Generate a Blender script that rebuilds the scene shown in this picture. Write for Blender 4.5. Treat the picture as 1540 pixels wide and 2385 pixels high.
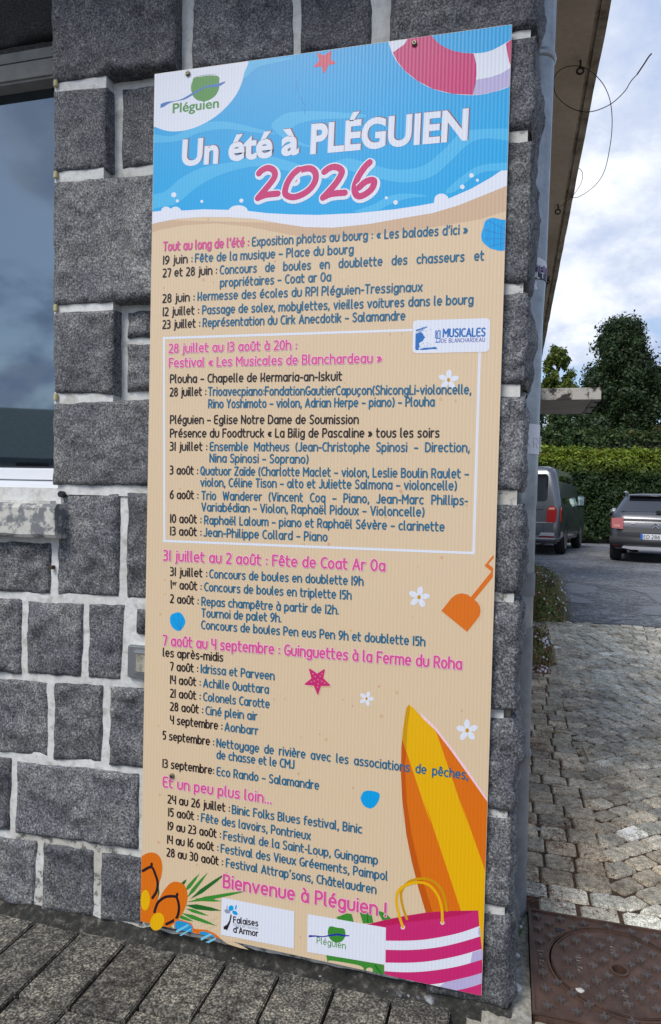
import bpy, bmesh, math, random
import numpy as np
from mathutils import Vector, Matrix, noise
from mathutils.geometry import tessellate_polygon
rnd = random.Random(11)
S = bpy.context.scene
for o in list(bpy.data.objects): bpy.data.objects.remove(o)
C = S.collection

# ------------------------------------------------------------------ camera
CAM = Vector((.83196, -1.44631, 1.01085)); YAW, PITCH, ROLL, FPX = .26028, -.0129, .02628, 1592.0
fw = Vector((-math.sin(YAW)*math.cos(PITCH), math.cos(YAW)*math.cos(PITCH), math.sin(PITCH)))
rt = Vector((math.cos(YAW), math.sin(YAW), 0)); up = rt.cross(fw)
r2 = math.cos(ROLL)*rt + math.sin(ROLL)*up; u2 = -math.sin(ROLL)*rt + math.cos(ROLL)*up
cam = bpy.data.cameras.new('camera'); co = bpy.data.objects.new('camera', cam); C.objects.link(co)
cam.sensor_fit = 'HORIZONTAL'; cam.sensor_width = 36; cam.lens = 36*FPX/1540; cam.clip_start = .02; cam.clip_end = 900
co.matrix_world = Matrix(((r2.x, u2.x, -fw.x, CAM.x), (r2.y, u2.y, -fw.y, CAM.y), (r2.z, u2.z, -fw.z, CAM.z), (0, 0, 0, 1)))
S.camera = co

# ------------------------------------------------------------------ world and sun
SUN_EL, SUN_AZ = math.radians(48), math.radians(205)      # azimuth from +y towards +x (behind the viewer, high)
W = bpy.data.worlds.new('World'); S.world = W; W.use_nodes = True
nt = W.node_tree; nt.nodes.clear()
def N(tree, t, **kw):
    n = tree.nodes.new(t)
    for k, v in kw.items(): setattr(n, k, v)
    return n
out = N(nt, 'ShaderNodeOutputWorld'); bg = N(nt, 'ShaderNodeBackground'); bg.inputs['Strength'].default_value = .12
sky = N(nt, 'ShaderNodeTexSky'); sky.sky_type = 'NISHITA'; sky.sun_disc = False
sky.sun_elevation = SUN_EL; sky.sun_rotation = SUN_AZ; sky.air_density = 1.0; sky.dust_density = 1.2; sky.ozone_density = 1.5
tc = N(nt, 'ShaderNodeTexCoord')
sep = N(nt, 'ShaderNodeSeparateXYZ'); nt.links.new(tc.outputs['Generated'], sep.inputs[0])
def M_(op, a, b=None, c=None, tree=nt):
    n = N(tree, 'ShaderNodeMath', operation=op)
    for i, v in enumerate((a, b, c)):
        if v is None: continue
        if isinstance(v, (int, float)): n.inputs[i].default_value = v
        else: tree.links.new(v, n.inputs[i])
    return n.outputs[0]
zc = M_('ADD', M_('MAXIMUM', sep.outputs[2], 0.0), .42)
cmb = N(nt, 'ShaderNodeCombineXYZ')
nt.links.new(M_('DIVIDE', sep.outputs[0], zc), cmb.inputs[0]); nt.links.new(M_('DIVIDE', sep.outputs[1], zc), cmb.inputs[1])
cmb.inputs[2].default_value = 3.7
n1 = N(nt, 'ShaderNodeTexNoise'); n1.inputs['Scale'].default_value = 3.6; n1.inputs['Detail'].default_value = 9; n1.inputs['Roughness'].default_value = .55; n1.inputs['Distortion'].default_value = .3
nt.links.new(cmb.outputs[0], n1.inputs['Vector'])
n2 = N(nt, 'ShaderNodeTexNoise'); n2.inputs['Scale'].default_value = 3.0; n2.inputs['Detail'].default_value = 7; n2.inputs['Roughness'].default_value = .6
mp = N(nt, 'ShaderNodeMapping'); mp.inputs['Location'].default_value = (4.1, 7.7, 1.3)
nt.links.new(cmb.outputs[0], mp.inputs[0]); nt.links.new(mp.outputs[0], n2.inputs['Vector'])
def ramp(tree, fac, stops, interp='EASE'):
    r = N(tree, 'ShaderNodeValToRGB'); r.color_ramp.interpolation = interp
    e = r.color_ramp.elements
    while len(e) < len(stops): e.new(.5)
    for i, (p, c) in enumerate(stops):
        e[i].position = p; e[i].color = c if len(c) == 4 else (*c, 1)
    tree.links.new(fac, r.inputs[0]); return r.outputs[0]
# one bright cumulus bank low in the north, beyond the car park
cd = ray0 = (fw + (1475-770)/FPX*r2 - (470-1192.5)/FPX*u2).normalized()
vd = N(nt, 'ShaderNodeVectorMath', operation='DOT_PRODUCT'); nt.links.new(tc.outputs['Generated'], vd.inputs[0]); vd.inputs[1].default_value = cd
bank = ramp(nt, vd.outputs['Value'], [(.978, (0, 0, 0)), (.998, (.10, .10, .10))])
f1 = M_('ADD', n1.outputs[0], bank); f2 = M_('ADD', n2.outputs[0], M_('MULTIPLY', bank, 1.1))
mask = ramp(nt, f1, [(.41, (0, 0, 0)), (.60, (1, 1, 1))])
ccol = ramp(nt, f2, [(.30, (2.2, 2.8, 4.4)), (.46, (3.0, 3.7, 5.3)), (.57, (4.3, 4.8, 5.9)), (.70, (7.0, 7.2, 7.6))], 'LINEAR')
mx = N(nt, 'ShaderNodeMix', data_type='RGBA'); nt.links.new(mask, mx.inputs[0])
nt.links.new(sky.outputs[0], mx.inputs[6]); nt.links.new(ccol, mx.inputs[7])
nt.links.new(mx.outputs[2], bg.inputs['Color']); nt.links.new(bg.outputs[0], out.inputs[0])
sl = bpy.data.lights.new('sun', 'SUN'); sl.energy = 2.0; sl.angle = math.radians(25); sl.color = (1, .96, .9)
so = bpy.data.objects.new('sun', sl); C.objects.link(so)
sd = Vector((math.sin(SUN_AZ)*math.cos(SUN_EL), math.cos(SUN_AZ)*math.cos(SUN_EL), math.sin(SUN_EL)))
so.rotation_euler = sd.to_track_quat('Z', 'Y').to_euler(); so.location = (0, -5, 12)
S.view_settings.view_transform = 'Standard'; S.view_settings.look = 'None'; S.view_settings.gamma = 1
S.view_settings.exposure = 0.42; S.view_settings.use_curve_mapping = False
S.render.engine = 'CYCLES'; S.cycles.max_bounces = 6; S.cycles.diffuse_bounces = 3; S.cycles.glossy_bounces = 3

# ------------------------------------------------------------------ measuring helpers (survey points -> metres)
def ray(x, y): return fw + (x-770)/FPX*r2 - (y-1192.5)/FPX*u2
def atY(x, y, v=0.0): d = ray(x, y); return CAM + d*((v-CAM.y)/d.y)
def atZ(x, y, v=-.045): d = ray(x, y); return CAM + d*((v-CAM.z)/d.z)
def FR(x0, y0, w, W_=1540):
    s = w/W_
    return lambda x, y: ((x0+x*s)/1.6623, (y0+y*s)/1.6623)
GZ = -.045                                   # ground level

# ------------------------------------------------------------------ object helpers
def setp(o, label=None, cat=None, group=None, kind=None):
    if label: o['label'] = label
    if cat: o['category'] = cat
    if group: o['group'] = group
    if kind: o['kind'] = kind
    return o
def thing(name, label, cat, loc=(0, 0, 0), rotz=0, group=None):
    o = bpy.data.objects.new(name, None); C.objects.link(o); o.empty_display_size = .1
    o.location = loc; o.rotation_euler = (0, 0, rotz)
    return setp(o, label, cat, group)
def mobj(name, verts, faces, mat, parent=None, smooth=False, inv=None):
    me = bpy.data.meshes.new(name); me.from_pydata([tuple(v) for v in verts], [], faces); me.update()
    for m in (mat if isinstance(mat, (list, tuple)) else [mat]): me.materials.append(m)
    if smooth: me.polygons.foreach_set('use_smooth', [True]*len(me.polygons))
    o = bpy.data.objects.new(name, me); C.objects.link(o)
    if parent is not None:
        o.parent = parent
    return o
class MB:
    def __init__(s): s.v = []; s.f = []; s.t = []
    def add(s, v, f, t=None):
        n = len(s.v); s.v += [tuple(p) for p in v]; s.f += [tuple(i+n for i in q) for q in f]
        if t is not None: s.t += [t]*len(v)
    def box(s, x0, x1, y0, y1, z0, z1, t=None):
        s.add([(x0,y0,z0),(x1,y0,z0),(x1,y1,z0),(x0,y1,z0),(x0,y0,z1),(x1,y0,z1),(x1,y1,z1),(x0,y1,z1)],
              [(0,3,2,1),(4,5,6,7),(0,1,5,4),(1,2,6,5),(2,3,7,6),(3,0,4,7)], t)
    def bev(s, x0, x1, y0, y1, z0, z1, b):
        bm = bmesh.new(); bmesh.ops.create_cube(bm, size=1)
        for v in bm.verts: v.co = ((x0+x1)/2+v.co.x*(x1-x0), (y0+y1)/2+v.co.y*(y1-y0), (z0+z1)/2+v.co.z*(z1-z0))
        bmesh.ops.bevel(bm, geom=bm.edges[:]+bm.verts[:], offset=b, segments=2, affect='EDGES')
        bm.verts.index_update(); s.add([v.co[:] for v in bm.verts], [[v.index for v in f.verts] for f in bm.faces]); bm.free()
    def tube(s, pts, r, n=8, caps=True):
        pts = [Vector(p) for p in pts]; rs = r if isinstance(r, (list, tuple)) else [r]*len(pts)
        base = len(s.v); ref = None; V = []; Fc = []
        for i, p in enumerate(pts):
            d = (pts[min(i+1, len(pts)-1)]-pts[max(i-1, 0)]).normalized()
            if ref is None:
                ref = d.cross(Vector((0, 0, 1)) if abs(d.z) < .9 else Vector((1, 0, 0))).normalized()
            ref = (ref - d*ref.dot(d)).normalized(); b = d.cross(ref)
            for k in range(n):
                a = 2*math.pi*k/n; V.append(p + (ref*math.cos(a)+b*math.sin(a))*rs[i])
        for i in range(len(pts)-1):
            for k in range(n): Fc.append((i*n+k, i*n+(k+1)%n, (i+1)*n+(k+1)%n, (i+1)*n+k))
        if caps: Fc += [tuple(range(n))[::-1], tuple(range((len(pts)-1)*n, len(pts)*n))]
        s.add(V, Fc)
    def prism(s, poly, fn, d0, d1):
        """poly list of 2D; fn(u,v,d)->3D"""
        n = len(poly); V = [fn(u, v, d0) for u, v in poly]+[fn(u, v, d1) for u, v in poly]
        tri = tessellate_polygon([[Vector((u, v, 0)) for u, v in poly]])
        Fc = [tuple(t) for t in tri]+[tuple(i+n for i in t)[::-1] for t in tri]+[(i, (i+1) % n, n+(i+1) % n, n+i) for i in range(n)]
        s.add(V, Fc)
    def build(s, name, mat, parent=None, smooth=False, fix=True):
        o = mobj(name, s.v, s.f, mat, parent, smooth)
        if fix and len(s.f) < 60000:
            bm = bmesh.new(); bm.from_mesh(o.data); bmesh.ops.recalc_face_normals(bm, faces=bm.faces); bm.to_mesh(o.data); bm.free()
        if s.t and len(s.t) == len(s.v): tint(o, s.t)
        return o
def tint(o, cols):
    a = o.data.color_attributes.new('tint', 'FLOAT_COLOR', 'POINT')
    a.data.foreach_set('color', np.array([(*c, 1) if len(c) == 3 else c for c in cols], dtype=np.float32).ravel())

# ------------------------------------------------------------------ materials
def mat(name):
    m = bpy.data.materials.new(name); m.use_nodes = True
    return m, m.node_tree, m.node_tree.nodes['Principled BSDF']
def simple(name, col, rough=.5, metal=0, spec=.5, coat=0):
    m, t, b = mat(name); b.inputs['Base Color'].default_value = (*col, 1); b.inputs['Roughness'].default_value = rough
    b.inputs['Metallic'].default_value = metal; b.inputs['Specular IOR Level'].default_value = spec; b.inputs['Coat Weight'].default_value = coat
    return m
def noisy(name, cols, scale=200, rough=.85, bump=.3, bscale=None, detail=4, big=None, var=.15, dist=.002, attr=False, metal=0):
    """cols: ramp stops on fine noise; big=(scale,[stops]) multiplies a coarse stain pattern"""
    m, t, b = mat(name); L = t.links.new
    tx = N(t, 'ShaderNodeTexCoord'); n = N(t, 'ShaderNodeTexNoise'); n.inputs['Scale'].default_value = scale; n.inputs['Detail'].default_value = detail
    n.inputs['Roughness'].default_value = .7
    L(tx.outputs['Object'], n.inputs['Vector']); c = ramp(t, n.outputs[0], cols, 'LINEAR')
    def mul(a, bb, fac=1.0):
        x = N(t, 'ShaderNodeMix', data_type='RGBA', blend_type='MULTIPLY'); x.inputs[0].default_value = fac
        L(a, x.inputs[6]); L(bb, x.inputs[7]); return x.outputs[2]
    if big:
        for (sc, st) in (big if isinstance(big, list) else [big]):
            nb = N(t, 'ShaderNodeTexNoise'); nb.inputs['Scale'].default_value = sc; nb.inputs['Detail'].default_value = 5; nb.inputs['Roughness'].default_value = .6
            L(tx.outputs['Object'], nb.inputs['Vector']); c = mul(c, ramp(t, nb.outputs[0], st, 'LINEAR'))
    if var:
        oi = N(t, 'ShaderNodeObjectInfo'); c = mul(c, ramp(t, oi.outputs['Random'], [(0, (1-var,)*3), (1, (1+var, 1+var*.95, 1+var*.85))], 'LINEAR'))
    if attr:
        at = N(t, 'ShaderNodeAttribute'); at.attribute_name = 'tint'; c = mul(c, at.outputs['Color'])
    L(c, b.inputs['Base Color']); b.inputs['Roughness'].default_value = rough; b.inputs['Metallic'].default_value = metal
    if bump:
        nb = N(t, 'ShaderNodeTexNoise'); nb.inputs['Scale'].default_value = bscale or scale; nb.inputs['Detail'].default_value = 6
        L(tx.outputs['Object'], nb.inputs['Vector'])
        bp = N(t, 'ShaderNodeBump'); bp.inputs['Strength'].default_value = bump; bp.inputs['Distance'].default_value = dist
        L(nb.outputs[0], bp.inputs['Height']); L(bp.outputs[0], b.inputs['Normal'])
    return m
def g(v, r=1, gg=1, b=1): return (v*r, v*gg, v*b)
GRAN = noisy('granite', [(.37, g(.034, .97, .99, 1.05)), (.46, g(.10, .98, 1, 1.06)), (.54, g(.17, .99, 1, 1.04)), (.62, g(.27, .99, 1, 1.02)), (.72, g(.42))], scale=230, rough=.8, bump=.6, bscale=110, detail=3,
             big=[(55, [(.3, (.62, .62, .66)), (.5, (1, 1, 1)), (.68, (1.35, 1.34, 1.3))]), (9, [(.3, (.66, .67, .72)), (.55, (1, 1, 1)), (.75, (1.15, 1.12, 1.02))]), (2.2, [(.35, (.82, .82, .85)), (.65, (1.15, 1.15, 1.12))]), (17, [(.33, (.7, .7, .72)), (.5, (1, 1, 1))])], var=.22, dist=.0025)
LINTEL = noisy('shaded_granite', [(.38, g(.01)), (.5, g(.03)), (.66, g(.08, 1.05, 1, .9))], scale=260, bump=.4, bscale=110, var=.1)  # granite darkened: shade of the recess under the eaves put into the colour
MORT = noisy('painted_mortar', [(.3, (.55, .55, .53)), (.6, (.70, .70, .68))], scale=60, rough=.75, bump=.6, bscale=70, var=0, dist=.003,
             big=[(5, [(.3, (.82, .82, .79)), (.6, (1, 1, 1))]), (26, [(.34, (.74, .73, .69)), (.46, (1, 1, 1))])])
MORTD = noisy('flaking_mortar', [(.40, (.2, .2, .19)), (.46, (.58, .58, .56)), (.7, (.74, .74, .71))], scale=38, rough=.85, bump=.6, var=0, big=[(6, [(.35, (.7, .66, .58)), (.6, (1, 1, 1))])])
CEM = noisy('cement', [(.35, (.20, .185, .155)), (.6, (.42, .40, .34))], scale=90, rough=.9, bump=.6, var=0, big=[(7, [(.3, (.55, .52, .47)), (.6, (1.05, 1.05, 1.02))])])
PAVER = noisy('concrete_paver', [(.38, (.024, .023, .021)), (.5, (.098, .094, .083)), (.62, (.33, .315, .275))], scale=190, rough=.9, bump=.5, bscale=160, var=.22,
              big=[(11, [(.32, (.45, .45, .43)), (.5, (.85, .85, .83)), (.68, (1.25, 1.22, 1.15))]), (45, [(.33, (.5, .5, .48)), (.5, (1, 1, 1)), (.66, (1.4, 1.38, 1.3))])])
COB = noisy('cobble_granite', [(.37, (.22, .20, .15)), (.5, (.60, .555, .455)), (.63, (.90, .85, .73))], scale=260, rough=.85, bump=.5, bscale=150, var=.16, attr=True,
            big=[(6, [(.32, (.55, .53, .49)), (.55, (1.1, 1.09, 1.06))]), (60, [(.33, (.55, .54, .5)), (.5, (1, 1, 1)), (.66, (1.3, 1.3, 1.28))])])
JOINT = noisy('joint_soil', [(.35, (.028, .018, .012)), (.5, (.075, .043, .027)), (.66, (.16, .085, .05))], scale=120, rough=1, bump=.8, bscale=160, var=0, dist=.004)
ASPH = noisy('old_asphalt', [(.38, (.05, .053, .058)), (.5, (.165, .17, .18)), (.64, (.42, .43, .44))], scale=70, rough=.85, bump=.7, bscale=90, var=0, dist=.006,
             big=[(.55, [(.35, (.6, .6, .62)), (.5, (.9, .9, .9)), (.65, (1.25, 1.25, 1.22))]), (3.0, [(.3, (.75, .75, .76)), (.65, (1.2, 1.2, 1.18))]), (14, [(.36, (.6, .6, .62)), (.5, (1, 1, 1)), (.62, (1.35, 1.34, 1.3))])])
ZINC = noisy('weathered_zinc', [(.3, (.25, .27, .285)), (.65, (.40, .415, .425))], scale=14, rough=.34, bump=.08, bscale=60, var=0, metal=.55,
             big=[(40, [(.3, (.85, .86, .88)), (.6, (1, 1, 1))])])
PVC = noisy('grey_pipe', [(.3, (.18, .187, .195)), (.65, (.245, .252, .262))], scale=30, rough=.5, bump=.1, var=0, big=[(5, [(.35, (.8, .8, .8)), (.6, (1, 1, 1))])])
SOFF = noisy('soffit_concrete', [(.3, (.50, .43, .34)), (.65, (.60, .52, .42))], scale=40, rough=.95, bump=.2, var=0, big=[(1.5, [(.35, (.75, .72, .68)), (.6, (1.05, 1.05, 1.05))])])
SOFFD = noisy('stained_concrete', [(.3, (.09, .075, .055)), (.5, (.34, .29, .22)), (.7, (.52, .46, .36))], scale=9, rough=.95, bump=.3, var=0, detail=8)
CANO = noisy('canopy_concrete', [(.45, (.04, .037, .033)), (.52, (.45, .42, .37))], scale=4.2, rough=.95, bump=.3, var=0, detail=7)
FRAME = simple('white_window_frame', (.72, .74, .78), .35)
GLASS = simple('dark_window_glass', (.006, .008, .01), .02); GLASS.node_tree.nodes['Principled BSDF'].inputs['IOR'].default_value = 3.0; GLASS.node_tree.nodes['Principled BSDF'].inputs['Specular Tint'].default_value = (.72, .88, 1, 1)
SILLM = noisy('peeling_sill_paint', [(.44, (.17, .18, .185)), (.49, (.25, .25, .25)), (.51, (.48, .465, .42)), (.6, (.56, .545, .50))], scale=24, rough=.85, bump=.5, bscale=50, var=0, detail=8)
STEEL = simple('dull_steel', (.42, .43, .44), .35, .9)
BLACK = simple('black_plastic', (.012, .012, .013), .5)
IRON = noisy('cast_iron', [(.3, (.062, .040, .032)), (.6, (.115, .074, .058))], scale=30, rough=.55, bump=.35, bscale=200, var=0, metal=.3,
             big=[(7, [(.35, (.75, .72, .7)), (.65, (1.25, 1.1, 1.0))])])

IRONW = noisy('worn_cast_iron', [(.3, (.085, .066, .058)), (.6, (.13, .105, .095))], scale=60, rough=.45, bump=.2, bscale=200, var=.1, metal=.4)
# ================================================================== THE BUILDING
bld = thing('stone_building', 'grey granite building corner with white painted joints, window and wide eaves', 'building', (0, 0, GZ))
def bp(o, label=None):
    o.parent = bld; o.matrix_parent_inverse = Matrix.Translation((0, 0, -GZ))
    if label: o['label'] = label
    return o
def stone(quad, yf, depth=.10, amp=.008, seed=0, cham=.012, mat_=None, side=0.0, res=.011, name='stone', axis='y', sgn=1):
    """quad: TL,TR,BR,BL as (u,z) on the face plane; face at yf, body going back; side>0 gives a rough visible right flank"""
    TL, TR, BR, BL = [Vector((p[0], 0, p[1])) for p in quad]
    wu = ((TR-TL).length+(BR-BL).length)/2; hu = ((TL-BL).length+(TR-BR).length)/2
    nu = max(4, int(wu/res)); nv = max(4, int(hu/res))
    c1 = cham/wu; c2 = cham/hu
    us = [(0, depth), (0, cham*.9), (c1*.35, cham*.3)]+[(c1+(1-2*c1)*i/nu, 0) for i in range(nu+1)]+[(1-c1*.35, cham*.3), (1, cham*.9), (1, depth)]
    vs = [(0, depth), (0, cham*.9), (c2*.35, cham*.3)]+[(c2+(1-2*c2)*i/nv, 0) for i in range(nv+1)]+[(1-c2*.35, cham*.3), (1, cham*.9), (1, depth)]
    if side:
        k = max(3, int(side/res)); us = us[:-2]+[(1, cham+(side-cham)*i/k) for i in range(k+1)]
    V = []; off = Vector((seed*7.3, seed*3.1, seed*1.7))
    for (v, dv) in vs:
        for (u, du) in us:
            p = TL*(1-u)*(1-v)+TR*u*(1-v)+BR*u*v+BL*(1-u)*v
            d = max(du, dv) if not side else max(du, dv)
            q = Vector((p.x, yf+d, p.z))
            f1 = noise.fractal(q*9+off, 1.0, 2.0, 3)*amp*1.6; f2 = noise.fractal(q*30+off, .8, 2.1, 4)*amp*1.0
            edge = min(u*wu, (1-u)*wu if not side else 1, v*hu, (1-v)*hu)
            cr = noise.noise(q*14+off*2)
            chip = min(.0075, max(0, cr-.26)*amp*8*max(0, 1-edge/.05) + max(0, noise.noise(q*6+off*3)-.40)*amp*5)
            wob = Vector((noise.noise(q*28+off), 0, noise.noise(q*28-off)))*(.0030 if d < depth*.9 else 0)
            on = 1.0 if d < .001 else .35
            bulge = Vector((0, 0, 0))
            if side and u > .9:
                s_ = noise.fractal(q*12+off*1.7, .9, 2.0, 4)
                bulge.x = (s_*.014 + .004*math.sin(math.pi*v) - (.007 if d < .02 else 0))*(1 if u >= 1 else (u-.9)*6) - max(0, 1-min(v, 1-v)*hu/.018)*.006*(u >= .99)
            q = q + Vector((0, max(-.016, min(.0066, -(f1+f2)*on + chip*on)), 0)) + wob + bulge
            if axis == 'y' and -.02 < q.x < .806 and -.01 < q.z < 2.02: q.y = max(q.y, .0094)     # nothing pokes through the panel
            V.append(q)
    nu_ = len(us); nv_ = len(vs)
    Fc = [(j*nu_+i, (j+1)*nu_+i, (j+1)*nu_+i+1, j*nu_+i+1) for j in range(nv_-1) for i in range(nu_-1)]
    if axis == 'x': V = [Vector((.80-(q.y-0), q.x, q.z)) for q in V]; Fc = [f for f in Fc]
    o = mobj(name, V, Fc, mat_ or GRAN, None, True); bp(o)
    return o
def sq(pts, y): return [(lambda p: (p.x, p.z))(atY(a, b, y)) for a, b in pts]
PROUD, FLUSH, REC = .012, .022, .046
sd_ = 1
def st(pts, y, **k):
    global sd_; sd_ += 1
    return stone(sq(pts, y), y, seed=sd_, **k)
# window-side quoins (proud), the left of the banner
st([(116,-60),(404,-125),(404,146),(116,188)], PROUD)
st([(119,207),(243,194),(244,387),(120,397)], PROUD)
st([(120,420),(372,400),(372,694),(119,709)], PROUD)
st([(121,727),(260,718),(260,918),(121,914)], PROUD)
st([(119,938),(372,928),(372,1131),(119,1129)], PROUD)
# recessed stones behind / beside the banner
st([(445,-60),(680,-90),(680,126),(445,168)], REC); st([(697,-90),(864,-110),(864,104),(697,123)], REC)
st([(279,204),(420,186),(420,372),(279,391)], REC); st([(436,180),(640,150),(640,350),(436,372)], REC); st([(655,150),(1010,98),(1010,316),(655,348)], REC)
st([(390,398),(600,380),(600,560),(390,572)], REC); st([(616,372),(1060,340),(1060,545),(616,556)], REC); st([(390,590),(700,574),(700,700),(390,712)], REC); st([(716,572),(1060,560),(1060,690),(716,698)], REC)
st([(293,724),(420,716),(420,782),(293,786)], REC); st([(291,799),(420,794),(420,908),(291,912)], REC)
st([(436,732),(700,722),(700,905),(436,914)], REC); st([(716,720),(1060,700),(1060,900),(716,908)], REC)
st([(388,936),(640,930),(640,1130),(388,1131)], REC); st([(656,930),(1060,922),(1060,1132),(656,1132)], REC)
# flush stones below the window line
for q in [[(132,1151),(277,1148),(274,1392),(129,1387)], [(292,1146),(460,1144),(460,1402),(291,1395)], [(-90,1262),(116,1264),(113,1386),(-90,1374)], [(476,1146),(760,1146),(760,1412),(476,1402)], [(776,1146),(1060,1146),(1060,1425),(776,1412)],
          [(-90,1392),(47,1396),(46,1571),(-90,1562)], [(60,1401),(192,1407),(185,1580),(59,1571)], [(203,1407),(289,1409),(278,1585),(200,1581)], [(314,1419),(460,1424),(460,1488),(312,1478)],
          [(476,1424),(700,1432),(700,1610),(476,1596)], [(716,1434),(1060,1448),(1060,1640),(716,1612)],
          [(-90,1576),(107,1589),(107,1764),(-90,1748)], [(123,1592),(237,1597),(233,1779),(120,1772)], [(251,1600),(430,1610),(430,1802),(250,1785)], [(446,1612),(720,1632),(720,1830),(446,1804)], [(736,1636),(1060,1660),(1060,1870),(736,1834)],
          [(-90,1760),(23,1769),(18,1939),(-90,1928)], [(33,1774),(322,1804),(319,1982),(32,1944)], [(339,1808),(560,1832),(560,2020),(336,1990)], [(576,1836),(820,1862),(820,2062),(576,2024)], [(836,1866),(1060,1892),(1060,2100),(836,2068)],
          [(-90,1942),(82,1963),(74,2116),(-90,2094)], [(96,1966),(216,1985),(213,2139),(90,2123)], [(232,1988),(333,2001),(330,2158),(230,2144)], [(349,2006),(600,2044),(600,2210),(347,2164)], [(616,2048),(840,2086),(840,2252),(616,2214)], [(856,2090),(1060,2124),(1060,2296),(856,2256)]]:
    st(q, FLUSH, amp=.0085)
# corner quoins right of the banner: alternate long and short, rough right flank
cz = [(-120,83,53,878,1238), (0,0,0,0,0), (112,75,299,1026,1240), (0,0,0,0,0)]
corner = [(878,-160,62,-60,1240), (1026,75,299,300,1236), (1076,321,657,322,1233), (1026,678,896,678,1222), (1076,919,1144,919,1216), (1026,1173,1386,1173,1208), (1076,1401,1662,1401,1205), (1026,1683,1897,1683,1203), (1076,1910,2125,1910,1196), (1026,2139,2360,2139,1190)]
for i, (xl, yt, yb, _, xr) in enumerate(corner):
    # heights measured at the right edge; left ends follow the level courses
    a = atY(xr, yt, PROUD); b = atY(xr, yb, PROUD); xw = .858
    l = atY(xl, 1100, PROUD).x
    stone([(l, a.z), (xw, a.z), (xw, b.z), (l, b.z)], PROUD, seed=60+i, side=.26 if i % 2 else .16, amp=.007, cham=.014, res=.009)
# lintel over the window
for q in [[(-60,-90),(150,-110),(150,76),(-60,118)], [(-60,121),(150,84),(150,142),(-60,168)]]:
    st(q, .13, mat_=LINTEL, res=.02, depth=.06)
# mortar: backing slabs at three depths and proud joints
def wx(x, y, d=0): return atY(x, y, d).x
def wz(x, y, d=0): return atY(x, y, d).z
jx = wx(119, 700, .02); zt = 2.70; zmid = wz(200, 1138, .03)
m = MB()
m.box(jx+.004, .826, .056, .30, zmid, zt); bp(m.build('joint_mortar', MORT), 'recessed white painted joints of the upper wall')
m = MB(); m.box(-3.2, .826, .0312, .30, wz(200, 1960, .03), zmid-.0005); bp(m.build('joint_mortar', MORT), 'white painted joints below window level')
m = MB(); m.box(-3.2, .826, .0314, .30, -.12, wz(200, 1960, .03)-.0005); bp(m.build('joint_mortar', MORTD), 'flaking painted joints of the lowest courses')
def strip(x0, x1, z0, z1, y0, mm=MORT, y1=.0555):
    m = MB(); bm_w = 10
    xs = [x0+(x1-x0)*i/bm_w for i in range(bm_w+1)]
    V = []; Fc = []
    for i, x in enumerate(xs):
        w1 = noise.noise(Vector((x*30, z0*9, 1)))*.0015; w2 = noise.noise(Vector((x*30, z1*9, 5)))*.0015
        V += [(x, y0, z0+w1), (x, y0, z1+w2), (x, y1, z0+w1), (x, y1, z1+w2)]
    for i in range(bm_w):
        a = i*4; Fc += [(a, a+4, a+5, a+1), (a+1, a+5, a+7, a+3), (a+2, a+6, a+4, a)]
    Fc += [(0, 1, 3, 2), (bm_w*4, bm_w*4+2, bm_w*4+3, bm_w*4+1)]
    m.add(V, Fc); bp(m.build('joint_strip', mm))
for (x0, x1, ya, yb) in [(126, 246, 180, 212), (126, 240, 388, 424), (125, 262, 706, 731), (125, 262, 912, 942)]:
    strip(wx(x0, ya, .02), wx(x1, ya, .02), wz(180, yb, .02), wz(180, ya, .02), .023)
strip(wx(131, 1140, .02), .80, wz(200, 1149, .03)-.004, wz(200, 1126, .03), .0265)
for i in range(len(corner)-1):
    b0 = wz(corner[i][4], corner[i][2], PROUD); t1 = wz(corner[i+1][4], corner[i+1][1], PROUD)
    gap = i == 6
    xr_ = .840
    strip(.44, xr_, t1-.004, b0+.004, .046 if gap else .021, SOFFD if gap else (MORT if i < 1 else MORTD), .30)
m = MB(); m.box(.79, .8265, .036, .27, -.1, 2.3); bp(m.build('joint_mortar', MORTD), 'mortar on the corner flank')
# gauge clips at the joints' left ends
for y in (195, 408, 718, 925):
    p = atY(131, y, .02); m = MB(); m.bev(p.x-.005, p.x+.005, .014, .022, p.z-.009, p.z+.009, .002); bp(m.build('shutter_peg', simple('aged_yellow_plastic', (.45, .4, .2), .5)))
p = atY(144, 1151, .02); m = MB(); m.tube([(p.x, .03, p.z), (p.x, .014, p.z)], .008, 12); bp(m.build('black_plug', BLACK))
p = atY(125, 1321, .03); m = MB(); m.tube([(p.x, .035, p.z), (p.x, .018, p.z)], .005, 8); bp(m.build('rusty_plug', JOINT))
# metal vent box in the wall
a = atY(298, 1502, .02); b = atY(360, 1584, .02); z0, z1 = b.z, a.z
m = MB(); m.bev(a.x, b.x+.06, .018, .06, z0, z1, .003); vb = bp(m.build('meter_box', STEEL), 'galvanised steel box let into the wall beside the banner')
m = MB(); m.bev(a.x+.017, b.x+.05, .012, .03, z0+.010, z1-.010, .004)
o = m.build('box_door', STEEL, vb)
m = MB(); m.bev(a.x+.026, b.x+.045, .010, .03, z0+.017, z1-.017, .002); m.build('door_panel', CEM, vb)
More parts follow.
